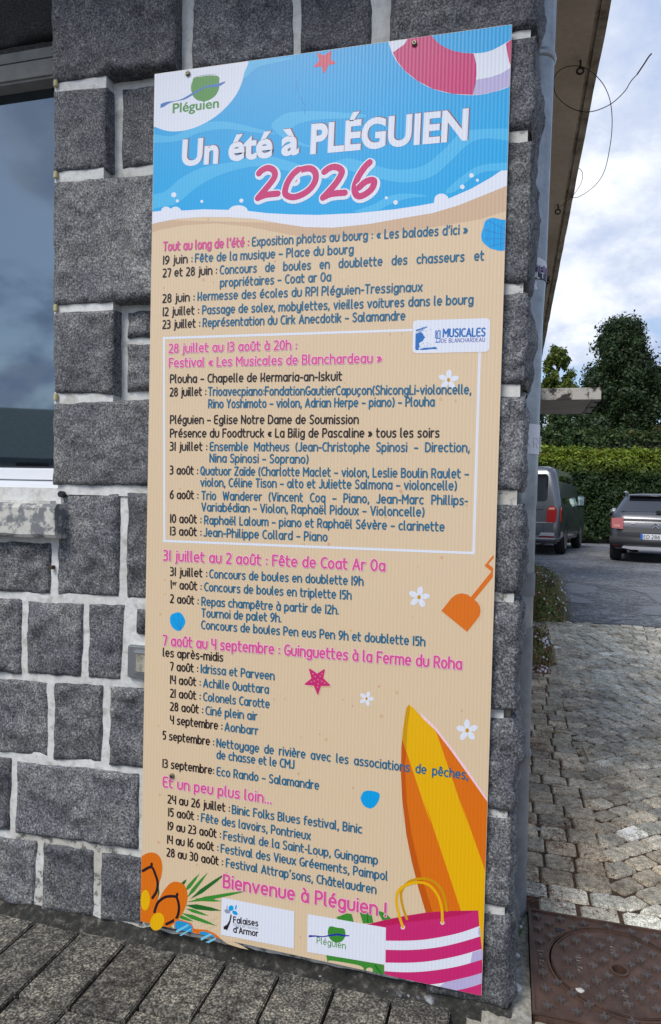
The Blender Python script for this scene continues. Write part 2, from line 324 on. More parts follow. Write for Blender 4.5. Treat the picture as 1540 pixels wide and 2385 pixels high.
# side wall behind the corner: rendered face with stones
m = MB(); m.box(.30, .79, .302, 13, -.12, 2.7); bp(m.build('side_wall_core', MORT))
mst = MB(); k = 0
for r in range(9):
    z0 = -.06+r*.305; y = .33+(.2 if r % 2 else 0)
    while y < 12.6:
        w = rnd.uniform(.26, .5)
        if y < 2.6:
            stone([(y, z0+.285), (y+w-.02, z0+.285), (y+w-.02, z0), (y, z0)], 0, depth=.03, res=.05, seed=200+k, axis='x', cham=.01)
        else:
            mst.box(.785, .803+rnd.uniform(0, .006), y, y+w-.02, z0, z0+.285)
        y += w; k += 1
o = mst.build('stone_courses', GRAN); bp(o); o['kind'] = 'stuff'
# window
wz0, wz1 = 1.012, 2.11
gx = wx(118, 700, .15)+.05; wl = -2.2
m = MB(); m.box(wl, gx+.06, .19, .24, .9, 2.3); bp(m.build('window_backing', BLACK))
win = bp(MB().build('window', FRAME)) if False else None
m = MB()
m.bev(wl, gx+.05, .118, .168, 1.050, 1.084, .004); m.bev(wl, gx+.05, .112, .168, 1.014, 1.046, .004); m.box(wl, gx+.05, .122, .16, 1.044, 1.052)
m.bev(gx, gx+.05, .119, .168, 1.084, 2.10, .004)
win = bp(m.build('window', FRAME), 'white framed window reflecting clouds')
m = MB(); m.box(wl, gx+.002, .150, .156, 1.083, 2.112); m.build('pane', GLASS, win)
m = MB(); m.box(wl, gx, .144, .150, 1.0835, 1.090); m.build('glazing_bead', BLACK, win)
HEADM = noisy('shaded_frame_head', [(.3, (.2, .2, .19)), (.6, (.26, .26, .24))], scale=20, bump=.1, var=0)  # whitish frame head in shade: the shade is put into this grey
m = MB(); m.bev(wl, gx+.05, .105, .17, 2.112, 2.165, .006); m.bev(wl, gx+.05, .118, .17, 2.168, 2.205, .006); m.build('frame_head', HEADM, win)
# ledge and sill
m = MB(); m.prism([(.012, .998), (.118, 1.008), (.118, .96), (.012, .96)], lambda u, v, d: (d, u, v), wl, wx(119, 1160, .02)+.004); bp(m.build('ledge', MORT), 'white painted ledge under the window frame')
m = MB(); nx = 40; V = []; Fc = []
x0, x1 = wl, wx(131, 1210, -.01)
prof = [(.03, .905), (-.010, .907), (-.016, .915), (-.016, .980), (-.008, .990), (.03, .993)]
for i in range(nx+1):
    x = x0+(x1-x0)*i/nx
    for (yy, zz) in prof:
        q = Vector((x*14, yy*20, zz*20)); V.append((x+(noise.noise(q)*.004 if i == nx else 0), yy+noise.noise(q+Vector((0, 5, 0)))*.003, zz+noise.noise(q)*.003))
for i in range(nx):
    for j in range(5): Fc.append((i*6+j, (i+1)*6+j, (i+1)*6+j+1, i*6+j+1))
Fc += [tuple(range(nx*6, nx*6+6))]
m.add(V, Fc); bp(m.build('sill', SILLM), 'window sill with peeling white paint over grey concrete')
# wall left of and above the window (outside the picture)
m = MB(); m.box(-3.2, -2.2, .03, .3, 1, 2.7); m.box(-2.2, jx+.003, .14, .3, 2.26, 2.7); bp(m.build('render_panel', MORT))
# eaves: soffit slab with stained drip edge
xe = 1.10
m = MB(); m.box(-3.4, xe-.045, -.55, 13.2, 2.70, 2.86); rf = bp(m.build('eaves_soffit', SOFF), 'brownish concrete soffit of the eaves')
m = MB(); m.box(xe-.0448, xe-.030, -.5498, 13.2, 2.708, 2.862); m.build('drip_groove', SOFFD, rf)
V = []; Fc = []; ny = 160
for i in range(ny+1):
    y = -.5496+13.7*i/ny; w = noise.fractal(Vector((y*3, 0, 0)), 1, 2, 4)*.004
    V += [(xe-.0299, y, 2.699), (xe+w, y, 2.701+noise.noise(Vector((y*9, 2, 0)))*.002), (xe+w*.6, y, 2.863), (xe-.0299, y, 2.863)]
for i in range(ny): 
    a = i*4; Fc += [(a+k, a+4+k, a+4+(k+1) % 4, a+(k+1) % 4) for k in range(4)]
m = MB(); m.add(V, Fc); m.build('fascia', SOFFD, rf)
# entrance canopy on the side
m = MB(); m.box(.78, 1.895, 8.0, 9.46, 2.447, 2.60); bp(m.build('entrance_canopy', CANO), 'flat concrete canopy with black moss stains')
m = MB(); m.box(1.80, 1.83, 8.02, 9.4, 2.441, 2.4468); bp(m.build('canopy_drip', SOFFD))
m = MB(); m.box(.80, 1.78, 8.02, 9.4, 2.443, 2.4467); bp(m.build('canopy_soffit', SOFF))
# ================================================================== STROKE LETTERING
def E_(cx, cy, rx, ry, a0, a1, n=None):
    n = n or max(4, int(abs(a1-a0)/22)); return [(cx+rx*math.cos(math.radians(a0+(a1-a0)*i/n)), cy+ry*math.sin(math.radians(a0+(a1-a0)*i/n))) for i in range(n+1)]
O_ = lambda cx=.26: E_(cx, .35, .25, .35, 90, 450, 16)
GL = {
 'a': (.52, [O_(), [(.51, .68), (.51, 0)]]), 'b': (.52, [[(0, 1.03), (0, .0)], O_()]), 'c': (.44, [E_(.26, .35, .26, .35, 55, 305)]),
 'd': (.52, [O_(), [(.51, 1.03), (.51, 0)]]), 'e': (.52, [[(.02, .36), (.51, .36)]+E_(.26, .36, .25, .35, 0, 305)]),
 'f': (.34, [E_(.3, .8, .2, .22, 75, 180)+[(.1, 0)], [(0, .66), (.32, .66)]]),
 'g': (.52, [O_(), [(.51, .68), (.51, -.08)]+E_(.26, -.08, .25, .2, 0, -150)]), 'h': (.52, [[(0, 1.03), (0, 0)], E_(.26, .42, .26, .28, 180, 0)+[(.52, 0)]]),
 'i': (.04, [[(.02, .7), (.02, 0)], [(.02, .97), (.02, .98)]]), 'j': (.14, [[(.14, .7), (.14, -.1)]+E_(0, -.1, .14, .17, 0, -80), [(.14, .97), (.14, .98)]]),
 'k': (.46, [[(0, 1.03), (0, 0)], [(0, .3), (.12, .32), (.4, .68)], [(.16, .36), (.44, 0)]]), 'l': (.14, [[(0, 1.03), (0, .12)]+E_(.12, .12, .12, .12, 180, 260)]),
 'm': (.84, [[(0, .7), (0, 0)], E_(.21, .45, .21, .25, 180, 0)+[(.42, 0)], E_(.63, .45, .21, .25, 180, 0)+[(.84, 0)]]),
 'n': (.52, [[(0, .7), (0, 0)], E_(.26, .42, .26, .28, 180, 0)+[(.52, 0)]]), 'o': (.52, [O_()]), 'p': (.52, [[(0, .68), (0, -.28)], O_()]), 'q': (.52, [O_(), [(.51, .68), (.51, -.28)]]),
 'r': (.3, [[(0, .7), (0, 0)], E_(.24, .42, .24, .28, 180, 75)]), 's': (.42, [[(.38, .66), (.3, .7), (.17, .7), (.05, .62), (.03, .5), (.1, .4), (.3, .34), (.39, .26), (.4, .12), (.32, .02), (.2, 0), (.08, 0), (.02, .04)]]),
 't': (.34, [[(.06, .98), (.06, .2)]+E_(.26, .2, .2, .2, 180, 285), [(-.04, .68), (.32, .68)]]), 'u': (.5, [[(0, .7), (0, .25)]+E_(.25, .25, .25, .25, 180, 360)+[(.5, .7)]]),
 'v': (.5, [[(0, .7), (.25, 0)], [(.25, 0), (.5, .7)]]), 'w': (.74, [[(0, .7), (.18, 0)], [(.18, 0), (.37, .65)], [(.37, .65), (.56, 0)], [(.56, 0), (.74, .7)]]), 'x': (.46, [[(0, .7), (.46, 0)], [(.46, .7), (0, 0)]]),
 'y': (.5, [[(0, .7), (0, .25)]+E_(.25, .25, .25, .25, 180, 360), [(.5, .7), (.5, -.08)]+E_(.25, -.08, .25, .2, 0, -150)]), 'z': (.44, [[(0, .7), (.42, .7)], [(.42, .7), (.02, 0)], [(.02, 0), (.45, 0)]]),
 'A': (.62, [[(0, 0), (.31, 1)], [(.31, 1), (.62, 0)], [(.13, .3), (.49, .3)]]), 'B': (.52, [[(0, 0), (0, 1), (.28, 1)]+E_(.28, .76, .2, .24, 90, -90)[1:]+[(0, .52)], E_(.28, .26, .24, .26, 90, -90)+[(0, 0)]]),
 'C': (.5, [E_(.34, .5, .34, .5, 62, 298)]), 'D': (.6, [[(0, 0), (0, 1), (.2, 1)]+E_(.2, .5, .4, .5, 90, -90)+[(0, 0)]]), 'E': (.46, [[(.44, 1), (.1, 1), (.0, .9), (0, .1), (.1, 0), (.45, 0)], [(0, .52), (.38, .52)]]),
 'F': (.44, [[(.44, 1), (.0, 1)], [(0, 1), (0, 0)], [(0, .52), (.38, .52)]]), 'G': (.58, [E_(.34, .5, .34, .5, 60, 330)+[(.62, .42), (.36, .42)]]), 'H': (.56, [[(0, 1), (0, 0)], [(.55, 1), (.55, 0)], [(0, .52), (.55, .52)]]),
 'I': (.04, [[(.02, 1), (.02, 0)]]), 'J': (.36, [[(.34, 1), (.34, .2)]+E_(.14, .2, .2, .2, 0, -140)]), 'K': (.5, [[(0, 1), (0, 0)], [(.04, .3), (.38, .42), (.46, .6), (.46, 1)] , [(.34, .42), (.48, .22), (.48, 0)]]),
 'L': (.42, [[(0, 1), (0, .0)], [(0, 0), (.42, 0)]]), 'M': (.72, [[(0, 0), (0, 1)], [(0, 1), (.35, .4)], [(.35, .4), (.7, 1)], [(.7, 1), (.7, 0)]]), 'N': (.56, [[(0, 0), (0, 1)], [(0, 1), (.55, 0)], [(.55, 0), (.55, 1)]]),
 'O': (.56, [E_(.28, .5, .28, .5, 90, 450, 18)]), 'P': (.5, [[(0, 0), (0, 1), (.26, 1)]+E_(.26, .72, .24, .28, 90, -90)+[(0, .44)]]), 'Q': (.58, [E_(.28, .5, .28, .5, 90, 450, 18), [(.34, .22), (.58, -.04)]]),
 'R': (.52, [[(0, 0), (0, 1), (.26, 1)]+E_(.26, .72, .24, .28, 90, -90)+[(0, .44)], [(.26, .44), (.5, 0)]]), 'S': (.48, [[(.44, .92), (.34, 1), (.18, 1), (.05, .9), (.02, .74), (.1, .6), (.36, .46), (.46, .32), (.45, .14), (.34, 0), (.16, 0), (.02, .08)]]),
 'T': (.54, [[(0, 1), (.54, 1)], [(.27, 1), (.27, 0)]]), 'U': (.54, [[(0, 1), (0, .27)]+E_(.27, .27, .27, .27, 180, 360)+[(.54, 1)]]), 'V': (.58, [[(0, 1), (.29, 0)], [(.29, 0), (.58, 1)]]),
 'W': (.84, [[(0, 1), (.2, 0)], [(.2, 0), (.42, .9)], [(.42, .9), (.64, 0)], [(.64, 0), (.84, 1)]]), 'X': (.54, [[(0, 1), (.54, 0)], [(.54, 1), (0, 0)]]), 'Y': (.54, [[(0, 1), (.27, .48), (.54, 1)], [(.27, .48), (.27, 0)]]), 'Z': (.5, [[(0, 1), (.5, 1)], [(.5, 1), (0, 0)], [(0, 0), (.5, 0)]]),
 '0': (.5, [E_(.25, .5, .25, .5, 90, 450, 18)]), '1': (.06, [[(.03, 1), (.03, 0)]]), '2': (.46, [[(.02, .95)]+E_(.2, .74, .24, .26, 80, -30)+[(0, 0)], [(0, 0), (.46, 0)]]),
 '3': (.44, [[(.02, 1)]+E_(.2, .77, .2, .23, 80, -90)+[(.1, .54)], E_(.2, .27, .22, .27, 90, -110)+[(.0, .0)]]), '4': (.46, [[(0, 1), (0, .66)]+E_(.22, .62, .22, .2, 190, 270)+[(.46, .42)], [(.46, 1), (.46, 0)]]),
 '5': (.44, [[(.42, 1), (.06, 1)], [(.06, 1), (.03, .58)]+E_(.2, .32, .23, .32, 105, -115)]), '6': (.48, [E_(.24, .3, .24, .3, 90, 450, 16), [(.0, .32), (.05, .62), (.2, .85), (.4, 1)]]), '7': (.42, [[(0, 1), (.36, 1), (.42, .92), (.4, .78), (.18, 0)]]),
 '8': (.46, [E_(.23, .77, .19, .23, 90, 450, 14), E_(.23, .27, .23, .27, 90, 450, 16)]), '9': (.48, [E_(.24, .7, .24, .3, 90, 450, 16), [(.48, .68), (.43, .38), (.28, .15), (.08, 0)]]),
 ':': (.06, [[(.03, .12), (.03, .13)], [(.03, .56), (.03, .57)]]), '.': (.05, [[(.02, .02), (.02, .03)]]), ',': (.08, [[(.06, .06), (.0, -.16)]]), "'": (.08, [[(.07, 1.02), (.02, .8)]]),
 '(': (.18, [E_(.4, .45, .4, .68, 130, 230)]), ')': (.18, [E_(-.22, .45, .4, .68, 50, -50)]), '-': (.26, [[(0, .38), (.26, .38)]]), '–': (.4, [[(0, .38), (.4, .38)]]),
 '«': (.42, [[(.18, .6), (.0, .35), (.18, .1)], [(.4, .6), (.22, .35), (.4, .1)]]), '»': (.42, [[(0, .6), (.18, .35), (0, .1)], [(.22, .6), (.4, .35), (.22, .1)]]), '!': (.05, [[(.02, 1), (.02, .32)], [(.02, .02), (.02, .03)]]),
}
ACC = {'é': ('e', 'a'), 'è': ('e', 'g'), 'ê': ('e', 'c'), 'ë': ('e', 'd'), 'à': ('a', 'g'), 'â': ('a', 'c'), 'û': ('u', 'c'), 'ï': ('i', 'd'), 'É': ('E', 'A'), 'ç': ('c', 'z')}
def glyph(ch):
    if ch in GL: return GL[ch]
    b, k = ACC[ch]; w, s = GL[b]; s = list(s)
    if ch == 'û': s = [x for x in GL['u'][1]]
    if b == 'i': s = s[:1]
    c = w/2
    s += {'a': [[(c-.02, .87), (c+.12, 1.04)]], 'g': [[(c+.04, .87), (c-.1, 1.04)]], 'c': [[(c-.13, .88), (c, 1.02)], [(c, 1.02), (c+.13, .88)]], 'd': [[(c-.12, .95), (c-.12, .96)], [(c+.12, .95), (c+.12, .96)]],
          'A': [[(c-.02, 1.17), (c+.14, 1.32)]], 'z': [[(c+.02, -.06), (c+.04, -.16), (c-.06, -.24)]]}[k]
    return w, s
class Ink:
    """flat ink on the banner face: ribbons and filled shapes, each stroke a hair above the last"""
    def __init__(s): s.v = []; s.f = []; s.k = 0
    def lay(s, base): s.k += 1; return base+(s.k % 12)*4e-6
    def ribbon(s, pts, r, h, P):
        """pts 2D in local units, P maps (u,v)->(x,z) metres, r metres"""
        Q = [Vector(P(*p)) for p in pts]; R = [Q[0]]
        for q in Q[1:]:
            if (q-R[-1]).length > 1e-5: R.append(q)
        if len(R) == 1: R.append(R[0]+Vector((1e-5, 0)))
        runs = [[R[0]]]
        for i in range(1, len(R)):
            runs[-1].append(R[i])
            if i < len(R)-1:
                a = (R[i]-R[i-1]).normalized(); b = (R[i+1]-R[i]).normalized()
                if a.dot(b) < .55: runs.append([R[i]])
        for run in runs:
            y = -s.lay(h); n = len(run); Lf = []; Rt = []
            for i, q in enumerate(run):
                d = (run[min(i+1, n-1)]-run[max(i-1, 0)]).normalized(); nn = Vector((-d.y, d.x))
                Lf.append(q+nn*r); Rt.append(q-nn*r)
            def cap(q, d):
                a0 = math.atan2(d.y, d.x); return [q+Vector((math.cos(a0+t), math.sin(a0+t)))*r for t in (1.05, .5, 0, -.5, -1.05)]
            d0 = (run[0]-run[1]).normalized(); d1 = (run[-1]-run[-2]).normalized()
            b = len(s.v)
            poly = [*Lf, *Rt]
            s.v += [(p.x, y-1.2e-6*(i % n), p.y) for i, p in enumerate(poly)]
            s.f += [(b+i, b+i+1, b+n+i+1, b+n+i) for i in range(n-1)]
            b2 = len(s.v); c1 = cap(run[-1], d1); s.v += [(p.x, y, p.y) for p in c1]; s.f.append((b+n-1, *range(b2, b2+5), b+2*n-1))
            b3 = len(s.v); c0 = cap(run[0], d0); s.v += [(p.x, y, p.y) for p in c0]; s.f.append((b+n, *range(b3, b3+5), b))
    def fill(s, pts, h):
        y = -s.lay(h); P = [Vector((p[0], p[1], 0)) for p in pts]
        tri = tessellate_polygon([P]); b = len(s.v); s.v += [(p.x, y, p.y) for p in P]; s.f += [tuple(b+i for i in t) for t in tri]
    def build(s, name, m, par):
        o = mobj(name, s.v, s.f, m, par)
        bm = bmesh.new(); bm.from_mesh(o.data)
        for f in bm.faces:
            f.normal_update()
            if f.normal.y > 0: f.normal_flip()
        bm.to_mesh(o.data); bm.free(); return o
def layout(text, cap, width, just=False):
    gap = .235; adv = []; x = 0
    for ch in text:
        if ch == ' ': adv.append((x, None)); x += .40
        else:
            w, _ = glyph(ch); adv.append((x, ch)); x += w+gap
    tot = x-gap
    ns = text.count(' ')
    if just:
        base = .90*cap; extra = (width/base-tot)/max(1, ns); sx = base; k = 0; o = []
        for (xx, ch) in adv:
            o.append(((xx+k*extra), ch)); k += ch is None
        return sx, o
    return width/tot, adv
def write(text, p0, p1, cap, ink, r, h, just=False, slant=0):
    A = atY(*p0, 0); B = atY(*p1, 0); a = Vector((A.x, A.z)); b = Vector((B.x, B.z)); L = (b-a).length; d = (b-a)/L; n = Vector((-d.y, d.x))
    sx, lay = layout(text, cap, L-0, just)
    for (x, ch) in lay:
        if ch is None: continue
        for s_ in glyph(ch)[1]:
            ink.ribbon(s_, r, h, lambda u, v: a+d*((x+u+slant*v)*sx)+n*(v*cap))
# ------------------------------------------------------------------ print materials
def prmat(name, col, rough=.33, flute=True):
    m, t, b = mat(name); L = t.links.new
    tx = N(t, 'ShaderNodeTexCoord'); w = N(t, 'ShaderNodeTexWave', bands_direction='X', wave_profile='SIN'); w.inputs['Scale'].default_value = .314/.0078; w.inputs['Distortion'].default_value = .35; w.inputs['Detail Scale'].default_value = .6
    L(tx.outputs['Object'], w.inputs['Vector'])
    c = ramp(t, w.outputs['Color'], [(0, tuple(x*.93 for x in col)), (.3, col), (1, col)], 'LINEAR'); L(c, b.inputs['Base Color'])
    b.inputs['Roughness'].default_value = rough; b.inputs['Specular IOR Level'].default_value = .5
    bu = N(t, 'ShaderNodeBump'); bu.inputs['Strength'].default_value = .14; bu.inputs['Distance'].default_value = .0012
    nz = N(t, 'ShaderNodeTexNoise'); nz.inputs['Scale'].default_value = 3.5; L(tx.outputs['Object'], nz.inputs['Vector'])
    s_ = M_('ADD', w.outputs['Fac'], M_('MULTIPLY', nz.outputs[0], 2.0, tree=t), tree=t)
    L(s_, bu.inputs['Height']); L(bu.outputs[0], b.inputs['Normal'])
    return m
def lin(r, g_, b_): return tuple(((v/255)/12.92 if v/255 < .04045 else ((v/255+.055)/1.055)**2.4) for v in (r, g_, b_))
PT = prmat('print_sand', lin(222, 197, 162)); PWET = prmat('print_wet_sand', lin(208, 176, 144)); PB = prmat('print_sea', lin(0, 166, 226)); PBL = prmat('print_wave', lin(70, 184, 232)); PW = prmat('print_white', lin(226, 230, 240))
PPINK = prmat('print_magenta', lin(202, 40, 112)); PDP = prmat('print_deep_pink', lin(190, 26, 88)); PTX = prmat('print_pink_text', lin(218, 82, 148)); PTEAL = prmat('print_teal_text', lin(20, 104, 140)); PBK = prmat('print_black', lin(32, 22, 30))
PLAV = prmat('print_lavender', lin(186, 176, 214)); POR = prmat('print_orange', lin(222, 112, 14)); PDOR = prmat('print_dark_orange', lin(196, 88, 8)); PYE = prmat('print_yellow', lin(234, 178, 0)); PYED = prmat('print_ochre', lin(206, 150, 0))
PGR = prmat('print_green', lin(60, 140, 50)); PGRD = prmat('print_dark_green', lin(30, 104, 38)); PLB = prmat('print_logo_blue', lin(38, 110, 184)); PCY = prmat('print_shell', lin(0, 160, 226)); PBR = prmat('print_shadow_brown', lin(128, 96, 112)); PNAVY = prmat('print_navy', lin(34, 40, 160))
PPS = prmat('print_pale_pink', lin(244, 206, 214)); PDOT = prmat('print_sand_dot', lin(212, 180, 140)); PDOT2 = prmat('print_coral_dot', lin(216, 168, 138)); PRED = prmat('print_starfish', lin(214, 70, 100)); PGY = prmat('print_grey', lin(150, 156, 168)); PSHD = prmat('print_light_shadow', lin(218, 192, 156)); PLN = prmat('print_lens', lin(30, 150, 205)); PLN2 = prmat('print_lens_glint', lin(120, 196, 226))

banner = thing('festival_banner', 'tall beach themed summer programme panel screwed to the granite wall', 'banner', (0, 0, 0))
cor = [atY(*p, 0) for p in ((360, 172), (1193, 56), (1122, 2320), (327, 2146))]
cxz = [(p.x, p.z) for p in cor]
m = MB(); V = []
m.prism(cxz, lambda u, v, d: (u, d, v), 0.0, .0085)
EDGE = simple('plastic_sheet_edge', (.62, .64, .66), .4)
pn = m.build('panel', [PT, EDGE], banner)
for f in pn.data.polygons:
    f.material_index = 0 if abs(f.normal.y) > .9 else 1
R1 = FR(540, 60, 1520); R2 = FR(540, 850, 1520); R3 = FR(540, 1650, 1520); R4 = FR(540, 2400, 1520); R5 = FR(500, 3100, 1560)
def P2(fr, pts): return [(lambda q: (q.x, q.z))(atY(*fr(*p), 0)) for p in pts]
def clipb(pts):
    """clip a polygon (x,z) to the panel outline, 1 mm inside"""
    cx = sum(p[0] for p in cxz)/4; cz_ = sum(p[1] for p in cxz)/4
    ring = [(x+(.0006 if x < cx else -.0006), z+(.0006 if z < cz_ else -.0006)) for x, z in cxz]
    out_ = list(pts)
    for i in range(4):
        a = ring[i]; b = ring[(i+1) % 4]
        side = lambda p: (b[0]-a[0])*(p[1]-a[1])-(b[1]-a[1])*(p[0]-a[0])   # ring clockwise: inside is negative
        res = []
        for j in range(len(out_)):
            p, q = out_[j], out_[(j+1) % len(out_)]; sp, sq_ = side(p), side(q)
            if sp <= 0: res.append(p)
            if (sp <= 0) != (sq_ <= 0):
                t = sp/(sp-sq_); res.append((p[0]+(q[0]-p[0])*t, p[1]+(q[1]-p[1])*t))
        out_ = res
        if not out_: return []
    return out_
def smooth(pts, closed=True, n=5):
    res = []; k = len(pts)
    for i in range(k if closed else k-1):
        g_ = lambda j: pts[j % k] if closed else pts[max(0, min(k-1, j))]
        p0, p1, p2, p3 = g_(i-1), g_(i), g_(i+1), g_(i+2)
        for s_ in range(n):
            t = s_/n; res.append(tuple(.5*((2*p1[c])+(-p0[c]+p2[c])*t+(2*p0[c]-5*p1[c]+4*p2[c]-p3[c])*t*t+(-p0[c]+3*p1[c]-3*p2[c]+p3[c])*t**3) for c in (0, 1)))
    if not closed: res.append(pts[-1])
    return res
H = 6e-5
def shape(name, fr, polys, m_, layer, sm=False, clip=False, label=None):
    for p in polys:
        ink = Ink(); ink.k = len(polys); q = P2(fr, smooth(p) if sm else p)
        if clip: q = clipb(q)
        if len(q) > 2: ink.k = polys.index(p); ink.fill(q, H*layer); o = ink.build(name, m_, banner)
    return o
def ell(cx, cy, rx, ry, rot=0, n=18):
    c, s_ = math.cos(rot), math.sin(rot)
    return [(cx+rx*math.cos(t)*c-ry*math.sin(t)*s_, cy+rx*math.cos(t)*s_+ry*math.sin(t)*c) for t in (2*math.pi*i/n for i in range(n))]
def stroke(name, fr, lines, m_, rpx, layer, sm=True):
    ink = Ink()
    for l in lines:
        q = P2(fr, smooth(l, False) if sm and len(l) > 2 else l)
        ink.ribbon(q, rpx*.001, H*layer, lambda u, v: (u, v))
    return ink.build(name, m_, banner)
ftop = [(20,773),(85,766)]+E_(105,766,20,17,180,360,6)[1:-1]+E_(142,766,20,17,180,360,6)[1:-1]+[(165,765),(250,760),(350,762)]+E_(388,765,37,21,180,360,8)[1:-1]+[(425,766),(500,775),(600,780),(700,782),(850,775),(1000,760),(1100,745),(1155,735)]+E_(1185,722,28,24,200,350,8)+[(1300,680),(1380,635),(1460,580)]
fbot = [(1460,660),(1350,705),(1250,745),(1150,775),(1000,800),(900,818),(760,832),(650,830),(550,815),(450,797),(350,791),(250,790),(150,797),(80,810),(20,825)]
shape('sea_print', R1, [[(40,200),(1480,10)]+ftop[::-1]], PB, 1, clip=True)
shape('wet_sand_print', R1, [[(20,800),(600,815),(1000,790),(1460,640),(1460,760),(1330,800),(1150,830),(1000,850),(800,872),(640,868),(540,850),(430,828),(300,815),(180,822),(80,840),(20,862)]], PWET, 1, clip=True)
shape('wave_print', R1, [smooth([(20,462),(130,472),(220,428),(330,415),(450,440),(540,466),(450,458),(340,445),(240,458),(150,492),(20,497)]),
   smooth([(520,440),(545,400),(600,378),(720,376),(880,388),(860,402),(700,408),(610,432),(600,470),(640,500),(700,520),(600,500)]),
   smooth([(20,712),(100,690),(160,640),(250,595),(380,572),(480,548),(600,575),(700,610),(800,640),(700,640),(600,615),(470,590),(330,620),(230,670),(150,735),(90,750),(20,762)]),
   smooth([(1470,448),(1350,445),(1260,462),(1190,530),(1110,590),(1000,604),(900,580),(820,560),(760,580),(830,610),(940,640),(1050,655),(1150,630),(1220,572),(1290,505),(1360,482),(1470,490)]),
   smooth([(1470,578),(1350,585),(1280,620),(1200,690),(1240,690),(1300,640),(1360,612),(1470,604)]), smooth([(840,770),(920,740),(980,708),(1050,698),(1130,708),(1060,716),(990,738),(930,765)]),
   smooth([(400,182),(480,172),(600,165),(560,180),(470,200),(420,240),(404,240)])], PBL, 2, clip=True)
shape('foam_print', R1, [ftop+fbot], PW, 2, clip=True)
shape('bubble_print', R1, [ell(*c) for c in [(135,703,10,10),(149,727,6,6),(245,729,6,6),(400,726,8,8),(969,715,6,6),(1005,733,9,9),(1303,627,9,9),(1326,646,6,6),(1267,672,9,9)]], PW, 3)
shape('logo_disc_print', R1, [smooth([(412,160),(410,230),(390,292),(352,347),(300,395),(240,430),(180,450),(120,454),(70,440),(20,412),(-20,300),(0,180),(200,120)])], PW, 3, clip=True)
outer = [(970,70),(977,103),(1000,165),(1040,215),(1090,255),(1150,287),(1230,307),(1320,312),(1390,300),(1454,277),(1500,240)]
inner = [(1500,60),(1461,92),(1380,137),(1310,148),(1230,138),(1175,110),(1145,79),(1130,50)]
shape('lifebuoy_print', R1, [smooth(outer, False)+smooth(inner, False)], PW, 3, clip=True)
shape('lifebuoy_band_print', R1, [[(1070,60),(1040,112),(994,145),(1012,180),(1040,215),(1090,255),(1150,287),(1230,307),(1308,311),(1318,270),(1323,230),(1322,190),(1312,149),(1270,146),(1230,138),(1200,125),(1175,110),(1145,79),(1130,50)], [(1438,110),(1470,85),(1470,230),(1452,185),(1444,150)]], PPINK, 4, clip=True)
shape('lifebuoy_shade_print', R1, [[(1320,252),(1380,241),(1420,227),(1470,196),(1470,270),(1390,300),(1350,308),(1309,311)]], PLAV, 4, clip=True)
Fs = FR(1150, 150, 300)
shape('starfish_print', Fs, [[(400,285),(420,280),(540,330),(665,242),(690,245),(670,405),(768,470),(765,495),(625,522),(560,675),(530,680),(485,545),(340,568),(332,548),(442,430)]], PRED, 4)
Fl = FR(600, 270, 360)
shape('logo_green_print', Fl, [smooth([(680,118),(620,200),(598,310),(630,430),(700,500),(800,520),(900,500),(1000,430),(1060,320),(1065,210),(1030,98)])+[(850,110)]], PGR, 4)
shape('logo_wave_print', Fl, [smooth([(97,567),(200,530),(330,515),(450,480),(600,395),(700,340),(850,265),(1000,240),(1090,215),(1168,190)], False)+smooth([(1160,215),(1090,260),(1000,290),(860,290),(700,375),(600,435),(480,495),(330,525),(230,560),(150,610),(88,632)], False)], PLB, 5)
shape('logo_rim_print', Fl, [[(685,106),(850,80),(1010,70),(1012,76),(850,88),(690,112)]], PGY, 5)
# 2026
F26 = FR(960, 590, 540)
d26 = [[(122,232),(160,195),(220,172),(275,190),(300,235),(285,290),(225,370),(110,505)], [(110,505),(200,470),(330,455)],
       [(515,300),(470,290),(540,215),(600,188),(690,178),(745,225),(745,310),(690,400),(600,465),(500,495),(425,470),(412,420),(440,330),(500,240),(560,190)],
       [(845,215),(890,180),(950,160),(1010,175),(1038,215),(1010,285),(945,375),(830,500)], [(830,500),(920,460),(1070,445)],
       [(1345,110),(1290,165),(1220,270),(1180,380),(1190,455),(1230,485),(1300,460),(1370,400),(1395,330),(1370,305),(1300,325),(1225,390)]]
stroke('year_halo', F26, [[(x+10, y+16) for x, y in l] for l in d26], PW, 11.5, 6); stroke('year_halo', F26, d26, PW, 9.6, 6.4)
stroke('year_lettering', F26, d26, PPINK, 7.1, 7)
# headline
Ft = FR(680, 400, 1160)
def fontmesh(t, A, B, cap, lay, m_, nm, bold=.02, xs=None):
    a_ = Vector((A.x, A.z)); b_ = Vector((B.x, B.z)); Ln = (b_-a_).length; d = (b_-a_)/Ln; n = Vector((-d.y, d.x))
    cu = bpy.data.curves.new(nm, 'FONT'); cu.body = t; cu.size = 1; cu.offset = bold; cu.resolution_u = 5
    to = bpy.data.objects.new(nm, cu); C.objects.link(to); dg = bpy.context.evaluated_depsgraph_get(); me = bpy.data.meshes.new_from_object(to.evaluated_get(dg)); bpy.data.objects.remove(to)
    X = [v.co.x for v in me.vertices]; x0, x1 = min(X), max(X)
    V = []
    for k, v in enumerate(me.vertices):
        q = a_+d*((v.co.x-x0)/(x1-x0)*Ln)+n*(v.co.y/.73*cap); V.append((q.x, -H*lay-(hash((round(v.co.x, 2))) % 7)*0, q.y))
    ink = Ink(); ink.v = V; ink.f = [tuple(p.vertices) for p in me.polygons]; return ink.build(nm, m_, banner)
